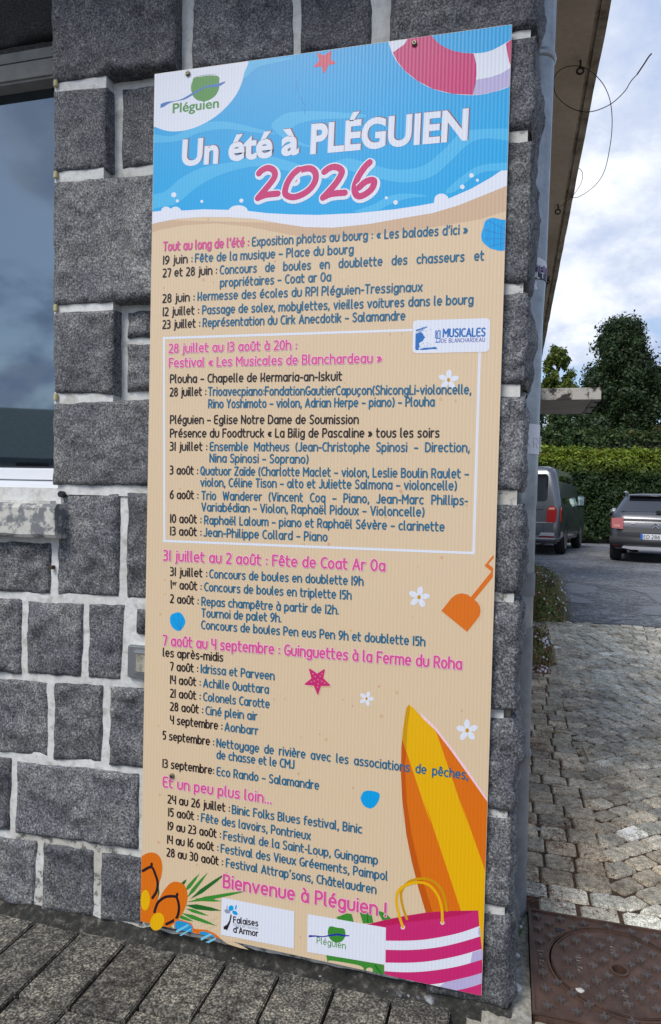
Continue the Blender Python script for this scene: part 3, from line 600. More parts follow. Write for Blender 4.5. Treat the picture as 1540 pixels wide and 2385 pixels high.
def head(dx, dy, m_, lay, nm, rr):
    for (t, a, b, cap) in [('Un', (30, 318), (218, 304), .0600), ('été', (270, 293), (497, 272), .0600), ('à', (543, 266), (634, 256), .0600), ('PLÉGUIEN', (692, 256), (1500, 183), .0645)]:
        fontmesh(t, atY(*Ft(a[0]+dx, a[1]+dy), 0), atY(*Ft(b[0]+dx, b[1]+dy), 0), cap, lay, m_, nm, .034)
fontmesh('Pléguien', atY(*Fl(293, 716), 0), atY(*Fl(1060, 622), 0), .0225, 5, PGR, 'logo_lettering', .022)
head(7, -4, PBR, 5, 'headline_shadow', .0074); head(3, -2, PBR, 5.4, 'headline_shadow', .0074); head(0, 0, PW, 6, 'headline_lettering', .0074)
# sand details
dots = [(R1,270,800,5),(R1,520,828,5),(R1,68,838,4),(R2,251,236,6),(R2,290,247,4),(R2,95,268,5),(R2,532,163,5),(R2,1182,705,8),(R2,1241,712,6),(R2,983,450,5),(R2,1030,448,4),(R2,805,640,4),(R2,395,708,5),(R2,148,618,4),(R3,1298,90,5),(R3,1026,256,9),(R3,1283,310,6),(R3,965,355,8),(R3,743,463,7),(R3,645,464,5),(R3,1093,550,4),(R3,1186,516,7),(R3,1073,750,4),(R3,83,738,6),(R3,99,603,4),(R3,99,660,4),(R3,388,254,5),(R3,159,247,4),
        (R4,830,43,6),(R4,1010,285,8),(R4,940,261,6),(R4,950,378,8),(R4,800,313,5),(R4,837,338,4),(R4,732,470,7),(R4,707,449,5),(R4,635,461,4),(R4,624,604,7),(R4,463,577,4),(R4,838,659,5),(R4,529,312,5),(R4,1265,357,6),(R4,570,310,4),(R4,75,417,4),(R4,80,687,6),(R5,113,160,6),(R5,655,522,5),(R5,540,178,6),(R5,640,205,4),(R5,718,215,5),(R5,260,245,5),(R5,265,5,5)]
for m_, sel in ((PDOT, 0), (PDOT2, 1)):
    for i, (fr, x, y, r) in enumerate(dots):
        if (i % 3 == 0) == bool(sel): ink = Ink(); ink.k = i % 3; ink.fill(P2(fr, ell(x, y, r*.85, r, n=10)), 9e-5); ink.build('sand_dot', m_, banner)
shape('shell_print', R2, [smooth([(1455,10),(1420,0),(1385,-7),(1358,5),(1350,30),(1341,60),(1345,85),(1360,100),(1375,112),(1395,118),(1420,122),(1450,108)])], PCY, 3, clip=True)
shape('shell_print', R3, [smooth([(125,740),(155,730),(172,745),(180,770),(165,798),(150,803),(130,790),(120,765)])], PCY, 3)
shape('shell_print', R4, [smooth([(868,700),(880,675),(905,670),(940,680),(940,705),(925,730),(905,740),(880,728)])], PCY, 3)
stroke('shell_ribs', R2, [[(1436,60),(1350,40)],[(1436,75),(1352,75)],[(1436,90),(1372,105)],[(1436,40),(1370,5)],[(1370,30),(1366,85)],[(1395,20),(1392,108)],[(1418,15),(1416,115)]], PLB, .45, 4, False)
stroke('shell_ribs', R3, [[(160,800),(130,748)],[(160,800),(150,736)],[(160,800),(170,748)]], PLB, .45, 4, False)
def flower(fr, x, y, R_, seed):
    polys = []
    for k in range(5):
        a = -1.5+seed+k*2*math.pi/5; polys.append(ell(x+math.cos(a)*R_*.58, y+math.sin(a)*R_*.58, R_*.44, R_*.27, a))
    shape('flower_print', fr, polys+[ell(x, y, R_*.25, R_*.25)], PW, 4); shape('flower_heart_print', fr, [ell(x, y, R_*.17, R_*.2)], PYED, 5)
flower(R2, 1213, 629, 40, .0); flower(R3, 1097, 671, 42, .1); flower(R4, 891, 309, 29, .3); flower(R4, 1286, 434, 43, -.1)
Fp = FR(1650, 2100, 350)
shape('spade_shadow_print', Fp, [[(320,1250),(480,1030),(900,1000),(975,1080),(985,1180),(950,1280),(760,1480)]], PSHD, 2)
shape('spade_print', Fp, [[(260,1165),(430,950),(500,895),(560,874),(610,868),(700,885),(765,930),(1115,495),(995,397),(1150,210),(1153,265),(1060,368),(1145,437),(1135,595),(825,975),(880,1025),(920,1095),(930,1170),(915,1240),(890,1285),(700,1525)]], POR, 4)
Fq = FR(1100, 2500, 400)
shape('starfish_shadow_print', Fq, [[(330,600),(460,625),(520,755),(560,625),(705,625),(690,600)]], PDOT, 3)
shape('starfish_print', Fq, [[(370,345),(390,342),(495,415),(595,350),(612,355),(587,485),(688,582),(684,600),(552,602),(512,725),(495,727),(445,595),(315,585),(308,568),(408,487)]], PPINK, 4)
shape('starfish_dots', Fq, [ell(x, y, 9, 9, n=8) for x, y in [(463,458),(540,455),(505,507),(452,527),(563,530),(508,570),(430,418),(566,415),(408,540),(607,555),(503,618)]], PDOT2, 5)
# frame of the festival box
bk_ = [0]
def bar(a, b, fa, fb, w):
    A = atY(*fa(*a), 0); B = atY(*fb(*b), 0); ink = Ink(); bk_[0] += 2; ink.k = bk_[0]; a_ = Vector((A.x, A.z)); b_ = Vector((B.x, B.z)); d = (b_-a_).normalized(); n = Vector((-d.y, d.x))*w/2
    ink.fill([a_+n, b_+n, b_-n, a_-n], H*2); ink.build('box_line', PW, banner)
bar((92,465),(1080,433),R2,R2,.0053); bar((96,460),(98,452),R2,R3,.0053); bar((92,450),(1314,498),R3,R3,.0053); bar((1335,515),(1311,501),R2,R3,.0053)
Fm = FR(1560, 1210, 420)
ST_ = 0
rr_ = [(145,160),(155,125),(190,110),(600,98),(1190,79),(1225,95),(1240,130),(1228,510),(1210,545),(1175,556),(700,566),(190,578),(150,560),(138,520)]
shape('sponsor_card_print', Fm, [rr_], PW, 5)
shape('sponsor_card_outline', Fm, [[(x+(6 if x > 700 else -6), y+(6 if y > 300 else -6)) for x, y in rr_]], PSHD, 4.4)
rs = random.Random(5)
bl = [[(182,300),(215,290),(262,275),(285,300),(300,330),(318,352),(300,375),(285,402),(240,430),(228,445),(240,470),(238,490),(222,505),(238,522),(215,536),(185,532),(177,515)], [(185,245),(260,222),(345,198),(350,210),(270,240),(190,270)], [(186,285),(240,262),(300,240),(300,248),(240,275)], [(240,520),(300,500),(400,495),(470,485),(490,520),(400,520),(330,530),(250,532)]]
for i in range(60):
    x = 230+abs(rs.gauss(0, 110)); y = rs.choice([rs.gauss(230, 30), rs.gauss(480, 30), rs.uniform(200, 520)]); w = rs.uniform(3, 9)
    if 185 < x < 520 and 150 < y < 535: bl.append([(x, y), (x+w, y-w*.6), (x+w*1.6, y+w*.2), (x+w*.5, y+w)])
ink = Ink()
for p in bl: ink.fill(P2(Fm, p), H*6)
ink.build('sponsor_splash_print', PLB, banner)['kind'] = 'stuff'
ink = Ink(); write('MUSICALES', Fm(575, 345), Fm(1165, 332), .0158, ink, .0017, H*6); ink.build('sponsor_lettering', PLB, banner)
ink = Ink(); write('DE BLANCHARDEAU', Fm(550, 428), Fm(1163, 412), .0080, ink, .00055, H*6); ink.build('sponsor_lettering', PNAVY, banner)
stroke('sponsor_lettering_box', Fm, [[(480,262),(535,258),(532,422),(478,426),(480,262)]], PLB, .5, 6, False)
ink = Ink()
for (ch, y) in (('L', 418), ('E', 365), ('S', 310)):
    A = atY(*Fm(528, y), 0); w_, st_ = glyph(ch)
    for s_ in st_: ink.ribbon(s_, .0010, H*6.5, lambda u, v: (A.x-v*.0090, A.z+u*.0180))
ink.build('sponsor_lettering', PLB, banner)
# surfboard
def j45(a, b): return P2(R4, a)+P2(R5, b)
def shape2(name, polys, m_, layer):
    ink = Ink()
    for q in polys:
        q = clipb(q)
        if len(q) > 2: ink.fill(q, H*layer)
    ink.build(name, m_, banner)
Lr4 = [(1057,332),(1048,345),(1040,390),(1033,440),(1028,500),(1026,600),(1031,700),(1040,810)]; Lr5 = [(1046,5),(1060,130),(1080,230),(1105,330),(1138,440)]
shape2('surfboard_edge_print', [P2(R4, [(1100,360),(1166,425),(1240,520),(1310,620),(1380,725),(1380,800),(1200,600)])], PPS, 3)
shape2('surfboard_print', [P2(R5, [(1380,40),(1380,460),(1138,440)])+P2(R5, Lr5[::-1][1:])+P2(R4, Lr4[::-1]+[(1075,345),(1110,385),(1160,432),(1220,510),(1300,622),(1380,735)])], POR, 4)
shape2('surfboard_shade_print', [P2(R5, [(1165,440),(1115,280),(1080,130),(1062,5)])+P2(R4, [(1056,810),(1045,650),(1043,560),(1048,520),(1031,465),(1028,500),(1026,600),(1031,700),(1040,810)])+P2(R5, [(1046,5),(1060,130),(1080,230),(1105,330),(1138,440)])], PDOR, 5)
shape2('surfboard_stripe_print', [P2(R5, [(1275,440),(1130,3)])+P2(R4, [(1145,808),(1031,468),(1033,440),(1040,390),(1048,345),(1057,332),(1075,345),(1110,385),(1160,432),(1170,455),(1290,808)])+P2(R5, [(1268,3),(1380,320),(1380,800),(1340,620),(1330,430)])], PYE, 6)
shape2('surfboard_stripe_shade_print', [P2(R4, [(1057,332),(1062,345),(1052,420),(1048,515),(1031,468),(1033,440),(1040,390),(1048,345)])], PYED, 7)
# bag, leaf, cards
Fb = FR(1150, 3300, 750)
shape('leaf_print', Fb, [[(315,515),(400,485),(435,490),(452,555),(320,530)], [(500,478),(590,472),(608,560),(525,565)], [(635,462),(700,480),(750,528),(680,540)], [(232,815),(690,895),(722,1018),(560,985),(230,925),(250,905)]], PGR, 6, clip=True)
shape('leaf_hole_print', Fb, [smooth([(250,862),(400,880),(510,905),(530,940),(500,962),(400,950),(300,925)]), ell(577, 938, 28, 22)], PT, 7, clip=True)
shape('leaf_vein_print', Fb, [[(610,895),(625,895),(715,1012),(700,1010)], [(555,500),(562,500),(570,566),(562,566)]], PGRD, 7, clip=True)
shape('beach_bag_print', Fb, [[(560,572),(710,535),(860,505),(1020,480),(1180,466),(1442,462),(1450,580),(1470,760),(1480,1180),(900,1060),(720,1020),(690,940),(700,600)]], PPINK, 7, clip=True)
shape('beach_bag_inside_print', Fb, [[(560,572),(710,535),(860,505),(1020,480),(1180,466),(1442,462),(1300,500),(1100,530),(900,552),(710,585)]], PDP, 8, clip=True)
shape('beach_bag_stripe_print', Fb, [smooth([(700,702),(850,703),(1000,695),(1150,672),(1300,638),(1452,586)], False)+smooth([(1458,668),(1300,715),(1150,750),(1000,770),(850,777),(700,774)], False),
   smooth([(695,876),(850,878),(1000,871),(1150,850),(1300,818),(1470,768)], False)+smooth([(1474,852),(1300,902),(1150,930),(1000,948),(850,953),(695,945)], False),
   smooth([(975,1056),(1100,1046),(1250,1020),(1380,985),(1490,952)], False)+smooth([(1490,1036),(1350,1080),(1222,1105)], False)], PW, 8, clip=True)
shape('beach_bag_shade_print', Fb, [[(1446,600),(1442,640),(1452,666),(1462,666),(1456,596)], [(1395,795),(1380,880),(1480,850),(1474,770)], [(1180,1032),(1110,1085),(1222,1106),(1350,1080),(1490,1036),(1490,952),(1380,985)]], PLAV, 9, clip=True)
shape('name_card_print', R5, [[(355,370),(632,423),(630,565),(351,512)]], PW, 10); shape('name_card_print', R5, [[(683,433),(982,485),(980,627),(681,578)]], PW, 10)
stroke('bag_handle_print', R5, [[(1062,452),(1045,400),(1040,350),(1060,318),(1090,302),(1130,298),(1170,312),(1200,352),(1215,420)]], PYED, 2.7, 9)
stroke('bag_handle_print', R5, [[(1047,484),(1030,430),(1022,380),(1030,345),(1060,322),(1110,312),(1150,325),(1180,362),(1195,410),(1198,466)]], PYE, 2.9, 10)
shape('bag_eyelet_print', R5, [ell(1047, 484, 8, 8), ell(1198, 466, 8, 8)], PW, 9.4)
# sandals, palm leaf, sunglasses
Fd = FR(500, 3250, 700)
def leafp(t, b_, w):
    dx, dy = t[0]-b_[0], t[1]-b_[1]; L = math.hypot(dx, dy); nx, ny = -dy/L*w, dx/L*w
    return [b_, (b_[0]+dx*.3+nx, b_[1]+dy*.3+ny), (b_[0]+dx*.7+nx*.7, b_[1]+dy*.7+ny*.7), t, (b_[0]+dx*.7-nx*.7, b_[1]+dy*.7-ny*.7), (b_[0]+dx*.3-nx, b_[1]+dy*.3-ny)]
shape('palm_leaf_print', Fd, [leafp(*a) for a in [((600,292),(470,450),16),((672,280),(490,500),16),((1015,437),(490,535),18),((790,527),(560,505),14),((680,652),(480,588),14),((550,700),(400,645),16),((750,738),(440,625),18),((380,765),(320,735),14),((85,720),(120,695),8)]], PGR, 4, clip=True)
shape('palm_leaf_print', Fd, [leafp(*a) for a in [((838,280),(520,510),18),((790,608),(480,560),22),((490,340),(440,400),14),((215,600),(250,385),20)]], PGRD, 4.4, clip=True)
shape('palm_shadow_print', Fd, [leafp(*a) for a in [((790,650),(600,740),16),((1020,940),(780,850),18),((1300,935),(900,850),14),((800,700),(620,790),12)]], PSHD, 2)
shape('sandal_print', Fd, [smooth([(60,160),(110,140),(170,113),(230,120),(268,160),(283,230),(275,310),(250,400),(245,500),(220,600),(150,700),(60,720)])], POR, 6, clip=True)
shape('sandal_print', Fd, [smooth([(350,375),(400,360),(460,380),(490,430),(497,510),(470,600),(420,680),(345,750),(285,812),(190,790),(90,770),(90,700),(160,660),(210,600),(260,500),(300,430)])], POR, 7, clip=True)
shape('sandal_heel_print', Fd, [ell(138, 517, 40, 88, .03), ell(240, 700, 58, 78, .35)], PYE, 8)
stroke('sandal_strap_print', Fd, [[(118,268),(190,235),(225,300),(244,370),(235,440),(200,498)], [(190,235),(193,208)], [(217,618),(245,540),(300,495),(350,484),(405,487)], [(405,487),(425,560),(420,630),(395,680),(318,722)], [(405,487),(412,465)]], PBK, 3.2, 9)
shape('sunglasses_print', Fd, [[(385,670),(450,685),(530,712),(552,760),(600,765),(660,770),(730,800),(775,838),(768,870),(752,875),(745,905),(640,905),(610,885),(592,820),(570,795),(545,790),(530,830),(480,850),(430,838),(395,800),(355,822),(385,760)]], POR, 10, clip=True)
shape('sunglasses_lens_print', Fd, [smooth([(392,715),(405,694),(450,696),(515,718),(540,755),(528,808),(480,838),(430,824),(395,778)]), [(600,808),(607,784),(650,785),(715,810),(746,850),(740,895),(700,892),(625,877),(600,842)]], PLN, 11, clip=True)
shape('sunglasses_glint_print', Fd, [[(400,775),(500,722),(515,733),(408,795)], [(430,815),(530,755),(534,765),(445,822)], [(610,840),(690,800),(710,812),(615,862)], [(650,875),(738,835),(744,848),(680,882)]], PLN2, 12)
# card contents
ink = Ink(); write('Falaises', Fd(892, 707), Fd(1098, 738), .0130, ink, .0014, H*11); write("d'Armor", Fd(892, 790), Fd(1098, 825), .0130, ink, .0014, H*11); ink.build('card_lettering', PBK, banner)
ink = Ink(); write('Office de Tourisme', Fd(892, 735), Fd(1098, 770), .0062, ink, .0004, H*11); ink.build('card_lettering', PGY, banner)
shape('card_petal_print', Fd, [ell(870, 585, 22, 24), ell(903, 625, 26, 16, .6), ell(911, 578, 7, 22, .2)], PCY, 11)
shape('card_petal_print', Fd, [ell(838, 612, 26, 18, .3), ell(835, 580, 4, 20, .1)], PGY, 11)
shape('card_swash_print', Fd, [[(868,630),(876,650),(866,700),(835,778),(825,765),(808,768),(805,742),(835,725),(855,690)]], PBK, 11)
shape('card_green_print', Fb, [smooth([(268,587),(250,610),(247,650),(270,695),(315,718),(360,705),(385,665),(383,625),(370,605),(320,598)])], PGR, 11)
shape('card_wave_print', Fb, [smooth([(97,657),(150,660),(210,665),(270,652),(330,645),(370,655),(418,658)], False)+smooth([(416,666),(370,668),(325,660),(270,666),(200,674),(150,670),(94,675)], False)], PNAVY, 12)
ink = Ink(); write('Pléguien', Fb(160, 722), Fb(387, 768), .0135, ink, .0009, H*11); ink.build('card_lettering', PGR, banner)
# programme lines: (frame, text, start, end, kind, justified)
K, T, P_ = 'K', 'T', 'P'
LINES = [
(R2,'Tout au long de l\'été :',(95,122),(428,104),P_,0,.0208),(R2,'Exposition photos au bourg : « Les balades d\'ici »',(443,103),(1286,55),T,0,0),
(R2,'19 juin :',(94,175),(207,168),K,0,0),(R2,'Fête de la musique – Place du bourg',(220,167),(838,132),T,0,0),
(R2,'27 et 28 juin :',(93,225),(303,213),K,0,0),(R2,'Concours de boules en doublette des chasseurs et',(317,213),(1350,158),T,1,0),(R2,'propriétaires – Coat ar Oa',(318,263),(750,240),T,0,0),
(R2,'28 juin :',(92,325),(215,318),K,0,0),(R2,'Kermesse des écoles du RPI Pléguien-Tressignaux',(230,317),(1108,280),T,0,0),
(R2,'12 juillet :',(93,377),(233,370),K,0,0),(R2,'Passage de solex, mobylettes, vieilles voitures dans le bourg',(248,370),(1308,330),T,0,0),
(R2,'23 juillet :',(92,427),(237,421),K,0,0),(R2,'Représentation du Cirk Anecdotik – Salamandre',(250,420),(1041,393),T,0,0),
(R2,'28 juillet au 13 août à 20h :',(117,522),(616,508),P_,0,.0208),(R2,'Festival « Les Musicales de Blanchardeau »',(118,578),(949,560),P_,0,.0208),
(R2,'Plouha – Chapelle de Kermaria-an-Iskuit',(122,640),(793,630),K,0,0),(R2,'28 juillet :',(121,692),(261,689),K,0,0),(R2,'Trioavecpiano:FondationGautierCapuçon(ShicongLi-violoncelle,',(271,690),(1300,683),T,0,0),
(R2,'Rino Yoshimoto – violon, Adrian Herpe – piano) – Plouha',(272,738),(1156,731),T,0,0),(R2,'Pléguien – Eglise Notre Dame de Soumission',(122,800),(858,800),K,0,0),
(R2,'Présence du Foodtruck « La Bilig de Pascaline » tous les soirs',(122,853),(1175,853),K,0,0),
(R3,'31 juillet :',(121,94),(265,95),K,0,0),(R3,'Ensemble Matheus (Jean-Christophe Spinosi – Direction,',(278,95),(1294,100),T,1,0),(R3,'Nina Spinosi – Soprano)',(277,140),(661,145),T,0,0),
(R3,'3 août :',(121,187),(229,189),K,0,0),(R3,'Quatuor Zaïde (Charlotte Maclet – violon, Leslie Boulin Raulet –',(241,190),(1290,203),T,0,0),(R3,'violon, Céline Tison – alto et Juliette Salmona – violoncelle)',(241,235),(1243,250),T,0,0),
(R3,'6 août :',(121,283),(230,285),K,0,0),(R3,'Trio Wanderer (Vincent Coq – Piano, Jean-Marc Phillips-',(245,287),(1286,308),T,1,0),(R3,'Variabédian – Violon, Raphaël Pidoux – Violoncelle)',(245,332),(1116,353),T,0,0),
(R3,'10 août :',(122,377),(242,380),K,0,0),(R3,'Raphaël Laloum – piano et Raphaël Sévère – clarinette',(256,383),(1195,411),T,0,0),
(R3,'13 août :',(122,426),(242,430),K,0,0),(R3,'Jean-Philippe Collard – Piano',(254,431),(736,450),T,0,0),
(R3,'31 juillet au 2 août : Fête de Coat Ar Oa',(96,525),(962,567),P_,0,.0240),
(R3,'31 juillet :',(122,585),(265,592),K,0,0),(R3,'Concours de boules en doublette 19h',(276,594),(877,624),T,0,0),
(R3,'1',(124,636),(127,636),K,0,0),(R3,'er',(131,623),(146,624),K,0,.0105),(R3,'août :',(159,638),(243,643),K,0,0),(R3,'Concours de boules en triplette 15h',(256,645),(830,679),T,0,0),
(R3,'2 août :',(122,691),(231,699),K,0,0),(R3,'Repas champêtre à partir de 12h.',(245,702),(781,737),T,0,0),(R3,'Tournoi de palet 9h.',(245,747),(556,768),T,0,0),
(R4,'Concours de boules Pen eus Pen 9h et doublette 15h',(244,34),(1119,102),T,0,0),
(R4,'7 août au 4 septembre : Guinguettes à la Ferme du Roha',(94,98),(1263,193),P_,0,.0240),(R4,'les après-midis',(94,142),(327,162),K,0,0),
(R4,'7 août :',(122,197),(229,205),K,0,0),(R4,'Idrissa et Parveen',(242,206),(528,235),T,0,0),(R4,'14 août :',(122,249),(239,259),K,0,0),(R4,'Achille Ouattara',(252,262),(506,288),T,0,0),
(R4,'21 août :',(122,302),(239,313),K,0,0),(R4,'Colonels Carotte',(252,316),(509,345),T,0,0),(R4,'28 août :',(122,354),(249,367),K,0,0),(R4,'Ciné plein air',(261,370),(460,393),T,0,0),
(R4,'4 septembre :',(122,406),(324,431),K,0,0),(R4,'Aonbarr',(336,434),(464,450),T,0,0),
(R4,'5 septembre :',(92,467),(292,493),K,0,0),(R4,'Nettoyage de rivière avec les associations de pêches,',(304,497),(1288,625),T,1,0),(R4,'de chasse et le CMJ',(304,543),(606,583),T,0,0),
(R4,'13 septembre:',(92,577),(291,605),K,0,0),(R4,'Eco Rando – Salamandre',(305,609),(703,665),T,0,0),(R4,'Et un peu plus loin...',(94,653),(516,720),P_,0,.0240),
(R5,'24 au 26 juillet :',(149,8),(384,43),K,0,0),(R5,'Binic Folks Blues festival, Binic',(395,48),(889,124),T,0,0),
(R5,'15 août :',(151,58),(264,75),K,0,0),(R5,'Fête des lavoirs, Pontrieux',(277,79),(692,149),T,0,0),(R5,'19 au 23 août :',(149,110),(350,143),K,0,0),(R5,'Festival de la Saint-Loup, Guingamp',(362,147),(949,243),T,0,0),
(R5,'14 au 16 août :',(147,162),(340,193),K,0,0),(R5,'Festival des Vieux Gréements, Paimpol',(352,197),(987,304),T,0,0),(R5,'28 au 30 août :',(145,211),(358,248),K,0,0),(R5,"Festival Attrap'sons, Châtelaudren",(372,252),(943,355),T,0,0),
(R5,'Bienvenue à Pléguien !',(362,330),(981,442),P_,0,.0300)]
for (fr, t, a, b, k, j, cap) in LINES:
    cap = cap or .0196
    if k == P_ and t[0] != 'T':
        ink = Ink(); write(t, fr(*a), fr(*b), cap*.93, ink, cap*.091+.0011, H*12); ink.build('lettering_halo', PPS, banner)
    ink = Ink(); write(t, fr(*a), fr(*b), cap*.93, ink, cap*(.080 if k != P_ else .091), H*13.5, just=bool(j)); ink.build('text_line', {K: PBK, T: PTEAL, P_: PTX}[k], banner)
# screws with washers
for (fr, x, y) in ((R1, 191, 229), (R1, 1079, 111), (R4, 129, 611)):
    p = atY(*fr(x, y), 0); sc = bpy.data.objects
    m = MB(); m.tube([(p.x, .002, p.z), (p.x, -.0035, p.z), (p.x, -.006, p.z)], [.006, .006, .004], 16); s_ = m.build('screw', simple('brassy_screw', (.25, .23, .16), .4, .8), banner, False)
    m = MB(); m.tube([(p.x, -.0058, p.z), (p.x, -.0068, p.z)], .0022, 6); m.build('screw_socket', BLACK, s_)
# scratches and an abraded spot
stroke('scuff_mark', R1, [[(640,340),(648,348),(651,352)], [(645,360),(649,385)], [(615,255),(622,300)], [(632,318),(640,335)]], PLB, .5, 3.4)
# ================================================================== GROUND
def struct(o, label=None): o['kind'] = 'structure'; (label and o.__setitem__('label', label)); return o
# one sheet to the horizon
m = MB(); V = []; Fc = []
xs = [-300, -60, -20, -8, -3, .8, 3, 8, 20, 60, 300]; ys = [-300, -60, -20, -6, -2, .3, 5.35, 10, 20, 60, 300]
for y in ys:
    for x in xs: V.append((x, y, GZ-.024 if (x < 6 and -2.1 < y < 5.34) else GZ-.002))
nx = len(xs)
for j in range(len(ys)-1):
    for i in range(nx-1): Fc.append((j*nx+i, j*nx+i+1, (j+1)*nx+i+1, (j+1)*nx+i))
struct(mobj('ground', [(x, y, GZ-.055) for x, y, z in V], Fc, JOINT))
# asphalt car park: sheet with uneven near edge
V = []; Fc = []; n = 60
for i in range(n+1):
    x = .3+i*.2; V += [(x, 5.38+noise.noise(Vector((x*2.5, 0, 0)))*.05, GZ-.004), (x, 12, GZ-.004), (x, 60, GZ-.004)]
for i in range(n): a = i*3; Fc += [(a, a+3, a+4, a+1), (a+1, a+4, a+5, a+2)]
struct(mobj('car_park', V, Fc, ASPH))
V = [(-200, -200, GZ-.03), (200, -200, GZ-.03), (200, -2.2, GZ-.03), (-200, -2.2, GZ-.03)]
struct(mobj('street', V, [(0, 1, 2, 3)], ASPH))
PATCH = noisy('pale_patch', [(.38, (.12, .125, .135)), (.62, (.36, .37, .385))], scale=70, rough=.7, bump=.3, var=.1, big=[(4, [(.35, (.8, .8, .8)), (.6, (1, 1, 1))])])
F7 = FR(1900, 2200, 660)
for pts in ([(520,135),(700,135),(900,160),(960,195),(930,225),(800,232),(650,190),(560,160)], [(1170,180),(1400,170),(1600,185),(1700,300),(1500,310),(1430,240),(1300,205)], [(1350,355),(1560,352),(1700,420),(1400,425)],
            [(700,255),(850,265),(960,320),(900,325),(700,300)], [(1060,455),(1180,445),(1350,455),(1360,468),(1200,470)]):
    q = [atZ(*F7(*p), GZ) for p in smooth(pts, True, 8)]; q = [p+Vector((noise.noise(p*6), noise.noise(p*6+Vector((9, 0, 0))), 0))*.10+Vector((noise.noise(p*22), noise.noise(p*22+Vector((9, 0, 0))), 0))*.03 for p in q]; P = [Vector((p.x, p.y, 0)) for p in q]
    o = mobj('repair_patch', [(p.x, p.y, GZ+.0005) for p in q], [tuple(t) for t in tessellate_polygon([P])], PATCH); struct(o)
# ---------------- slab pavement in front of the wall
pav = bpy.data.objects.new('slab_pavement', None); C.objects.link(pav); struct(pav)
def slab(x0, x1, y0, y1, z, tilt=(0, 0)):
    m = MB(); m.bev(x0, x1, y0, y1, z-.05, z, .0028)
    V = [(x+noise.noise(Vector((x*25, y*25, 1)))*.0018, y+noise.noise(Vector((x*25, y*25, 7)))*.0018, zz+(x-x0)*tilt[0]+(y-y0)*tilt[1]) for x, y, zz in m.v]
    o = mobj('paving_slab', V, m.f, PAVER, pav); return o
xj = [-.285, -.157, -.028, .104, .229, .358, .486, .612, .738]
xj = [-.285-.1285*k for k in range(9, 0, -1)]+xj
heads = {-.157: -.242, -.028: -.233, .104: -.178, -.285: -.18}
for i in range(len(xj)-1):
    x0, x1 = xj[i]+.0032, xj[i+1]-.0032
    yf = .004+.035*max(0, min(1, (x0+.15)/.75)); first = True; y = yf
    c = {-.157: .232, -.028: .240, .104: .180+.022}.get(xj[i], rnd.uniform(.17, .26))
    L_ = c
    while y > -2.1:
        slab(x0, x1, y-L_+.009, y, GZ-.004+rnd.uniform(-.0015, .0015), (rnd.uniform(-.012, .012), rnd.uniform(-.012, .012)))
        y -= L_; L_ = rnd.uniform(.19, .28) if y > -.6 else .26
# wall-foot mortar fillet and gutter
V = []; Fc = []; n = 90
for i in range(n+1):
    x = -1.6+2.46*i/n; w = noise.fractal(Vector((x*22, 0, 0)), 1, 2, 3)
    V += [(x, .036, GZ+.022+w*.008), (x, .016+w*.005, GZ+.006), (x, -.002+w*.006, GZ-.006), (x, -.012, GZ-.03)]
for i in range(n): a = i*4; Fc += [(a+k, a+4+k, a+5+k, a+1+k) for k in range(3)]
FIL = noisy('mossy_fillet', [(.35, (.014, .014, .012)), (.55, (.04, .038, .033)), (.70, (.16, .15, .13))], scale=60, rough=.95, bump=.8, bscale=80, var=0, big=[(9, [(.4, (.5, .5, .48)), (.6, (1, 1, 1))])])
o = mobj('wall_foot', V, Fc, FIL, None, True); bp(o)
# ---------------- cobbles
cobp = bpy.data.objects.new('cobbled_path', None); C.objects.link(cobp); struct(cobp)
o = mobj('joint_bed', [(.80, .42, GZ-.006), (5.5, .42, GZ-.006), (5.5, 5.40, GZ-.006), (.80, 5.40, GZ-.006)], [(0, 1, 2, 3)], JOINT, cobp)
mh = (.902, 1.284, .035, .418)
m = MB(); m.box(.80, 5.5, -2.1, .033, GZ-.054, GZ-.012); m.box(1.288, 5.5, .033, .419, GZ-.054, GZ-.012); m.build('joint_bed', JOINT, cobp)
cobs = []
def warp(x, t):
    # segmental arches 1.35 m wide, springing from the wall side
    if x < 1.14: return t
    u = ((x-1.14) % 1.44)/1.44*2-1
    return t+.34*(1-u*u)
rowh = .092; SP, WD, AM = 1.16, 1.44, .37
def arc(x):
    if x < SP: return 0.0
    u = ((x-SP) % WD)/WD*2-1; return AM*(1-u*u)
def slope(x):
    if x < SP: return 0.0
    u = ((x-SP) % WD)/WD*2-1; return -AM*2*u*2/WD
for r in range(-8, int(5.4/rowh)+4):
    t = .20+r*rowh; x = .815+rnd.uniform(0, .05); g_ = .0022
    while x < 4.0:
        th = math.atan(slope(x+.02)); w = rnd.uniform(.078, .104) if x > SP-.05 else rnd.uniform(.085, .115)
        x1 = x+w*math.cos(th)
        if x < SP < x1: x1 = SP
        k = math.floor((x-SP)/WD+1e-6)
        if x > SP and x1 > SP+(k+1)*WD-.03: x1 = SP+(k+1)*WD
        e0, e1 = x+1e-4, x1-1e-4; q = []
        for (e, up) in ((e0, 0), (e1, 0), (e1, 1), (e0, 1)):
            a = math.atan(slope(e)); hh = (rowh*math.cos(a)-g_) if up else g_
            q.append(Vector((e-math.sin(a)*hh, t+arc(e)+math.cos(a)*hh)))
        c_ = sum(q, Vector((0, 0)))/4; q = [v+(c_-v).normalized()*rnd.uniform(.0015, .0045) for v in q]
        if .492 < c_.y < 5.34 and c_.x > .82 and (x1-x) > .03: cobs.append([(v.x, max(.498, min(5.38, v.y))) for v in q])
        x = x1
